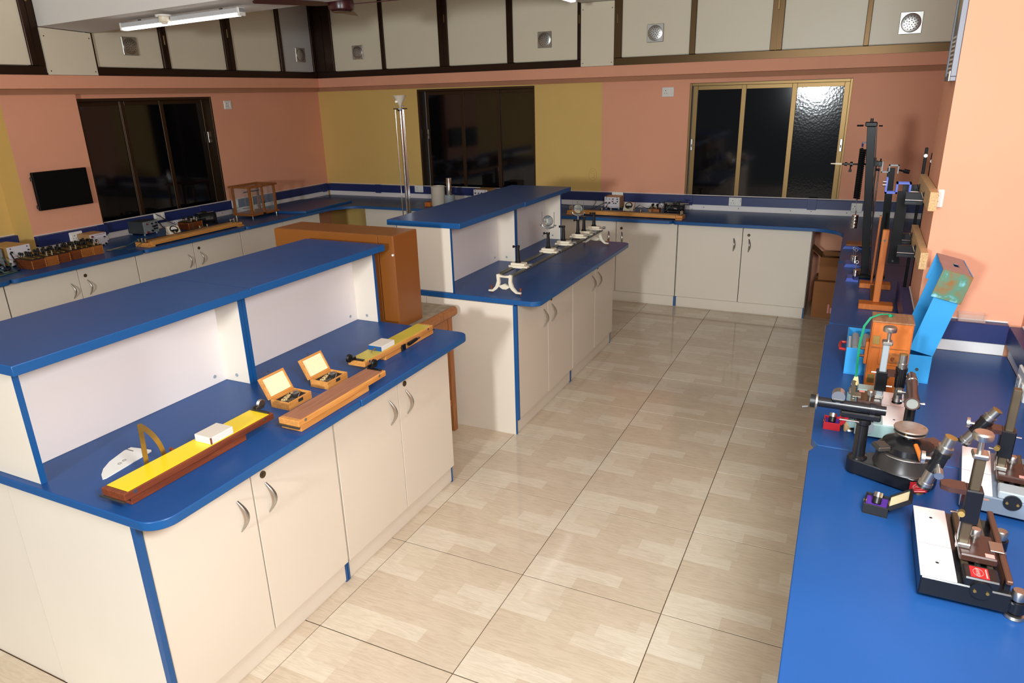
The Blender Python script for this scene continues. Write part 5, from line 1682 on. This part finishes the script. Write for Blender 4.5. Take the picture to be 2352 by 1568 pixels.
# loose board lying on the corner worktop
o = MB().prism([(2.82, 4.25), (2.9, 4.10), (3.70, 4.12), (3.77, 4.66), (3.6, 4.80), (2.99, 4.80), (2.82, 4.5)], CT + .0005, CT + .022)
o.mi = [0, 0] + [1] * 7
tag(o.obj('loose_board', [BLUE, BLUE_E]), 'loose blue board lying on the worktop in the left corner', 'board')


# ================================================================== BACK COUNTER
r = thing('plastic_jar', 'tall cloudy white plastic jar on the back counter', 'jar', (3.75, 2.985, CT))
MB().lathe([(0, 0), (.073, 0), (.075, .006), (.075, .19), (.078, .212), (.074, .212), (.071, .19), (.071, .01), (0, .01)], 32).obj('jar_body', mat('cloudy_plastic', S(206, 196, 178), 0.4, alpha=0.93), r)
MB().lathe([(.0752, .11), (.0765, .112), (.0752, .114)], 32).obj('moulded_ring', MATS['cloudy_plastic'], r)
r = thing('metal_rod_stand', 'upright chrome cylinder on a grey drum beside the plastic jar', 'apparatus', (3.77, 2.855, CT))
MB().lathe([(0, 0), (.055, 0), (.056, .003), (.056, .116), (.053, .12), (0, .12)], 28).obj('drum', GREY_E, r)
MB().lathe([(0, .12), (.028, .12), (.028, .296), (.026, .30), (0, .30)], 24).obj('cylinder', CHROME, r)
r = thing('wooden_block', 'small orange wooden block with a peg, left of the plastic jar', 'block', (3.66, 3.04, CT))
MB().bx(0, .08, 0, .07, 0, .045, .002).obj('body', W_ORANGE, r)
MB().cyl((.04, .035, .045), (.04, .035, .062), .004, n=8).obj('peg', BLACK_P, r)
instrument('power_supply', 'white battery eliminator half hidden by the raised shelf of the second island', (3.88, 2.62, CT), -pi / 2, .17, .2, .17, TAN, WHP,
           [(.15, .92, .0045, K), (.85, .92, .0045, K), (.15, .78, .008, K), (.38, .78, .007, K), (.6, .78, .009, K), (.85, .78, .009, K)])
instrument('power_supply', 'white battery eliminator with red knobs at the back wall, behind the wire bridge', (4.02, 1.19, CT), -pi / 2, .162, .15, .124, TAN, WHP,
           [(.16, .97, .004, K), (.83, .97, .004, K), (.13, .83, .004, K), (.35, .83, .005, K), (.57, .83, .0065, K), (.85, .83, .0065, K), (.55, .64, .0075, RK), (.86, .64, .0065, K), (.36, .52, .0085, K), (.14, .52, .0085, K), (.63, .5, .0065, K), (.76, .5, .0065, K), (.17, .19, .009, RK), (.28, .12, .006, K)],
           [(.62, .19, .0105, 'BATTERY ELIMINATOR', GREYP)])
wire_bridge('long honey-wood wire bridge with terminals on the back counter', (3.615, 1.435, CT), -pi / 2 - R(1), 1.135, .11)
meter('cream dial meter beside the white battery eliminator on the back counter', (3.90, .955, CT), -pi / 2)
res_box('resistance_box', 'small pale plug box behind the wire bridge on the back counter', (3.80, .672, CT), -pi / 2, .10, .09, .06, W_BOX2, 2)
r = thing('rheostat', 'dark rheostat with a silver rod behind the small pale plug box, back counter', 'rheostat', (3.98, .46, CT), -pi / 2)
MB().bx(-.1, .1, -.03, .05, 0, .01, .002).obj('base', BLACK, r)
MB().cyl((-.085, .01, .045), (.085, .01, .045), .03, n=18).obj('coil', BLACK_M, r)
for x in (-.1, .086):
    MB().bx(x, x + .014, -.03, .05, .01, .085, .003).obj('end_cheek', BLACK, r)
MB().cyl((-.1, .01, .088), (.13, .01, .088), .006, n=8).obj('slider_rod', STEEL, r)
MB().bx(-.02, .02, -.008, .028, .08, .1, .003).obj('slider', BLACK_P, r)
r = thing('clamp_stand', 'small dark jockey stand at the right end of the back wire bridge', 'stand', (3.78, .375, CT + .0365))
MB().bx(-.015, .015, -.02, .02, 0, .006).cyl((0, 0, .006), (0, 0, .105), .007, n=10).bx(-.006, .006, -.03, .025, .094, .104, .002).obj('stand_body', BLACK, r)
MB().cyl((0, .02, .03), (0, .05, .035), .006, n=8).obj('terminal_arm', STEEL, r)
cb = thing('lead_wires', 'dark leads trailing over the back counter to the battery eliminator', 'cable', (0, 0, 0))
for k, P_ in enumerate(([(4.02, 1.165, .90), (3.96, 1.21, .88), (3.92, 1.26, .85), (3.88, 1.33, .836), (3.92, 1.45, .836), (4.0, 1.58, .855), (4.05, 1.7, .86)], [(4.02, 1.14, .9), (3.95, 1.15, .86), (3.85, 1.2, .84), (3.8, 1.3, .838)], [(4.1, 1.30, .9), (4.08, 1.31, .93), (4.08, 1.29, .93), (4.08, 1.3, .88), (4.0, 1.31, .836)],
                       [(3.9, .85, .85), (4.05, .83, .88), (4.0, .78, .87), (3.9, .7, .87), (3.86, .66, .9)], [(3.86, .62, .91), (3.9, .55, .95), (3.95, .5, .93)], [(3.79, .385, .95), (3.84, .45, .95), (3.8, .5, .88), (3.7, .52, .87)], [(4.0, 1.02, .86), (3.95, 1.0, .84), (3.85, 1.05, .836), (3.8, .95, .84)])):
    tube(cb, 'lead', BLKWIRE if k in (0, 1) else GREENWIRE, P_, .003, 6)
r = thing('cable_loop', 'thin grey cable looped on the back counter right of the chrome cylinder', 'cable', (3.95, 2.7, CT))
tube(r, 'cable', GREENWIRE, [(0, .05, .005), (.02, .04, .06), (.02, .03, .1), (.03, .02, .06), (.05, -.05, .08), (.06, -.15, .09), (.05, -.25, .06)], .003, 6)
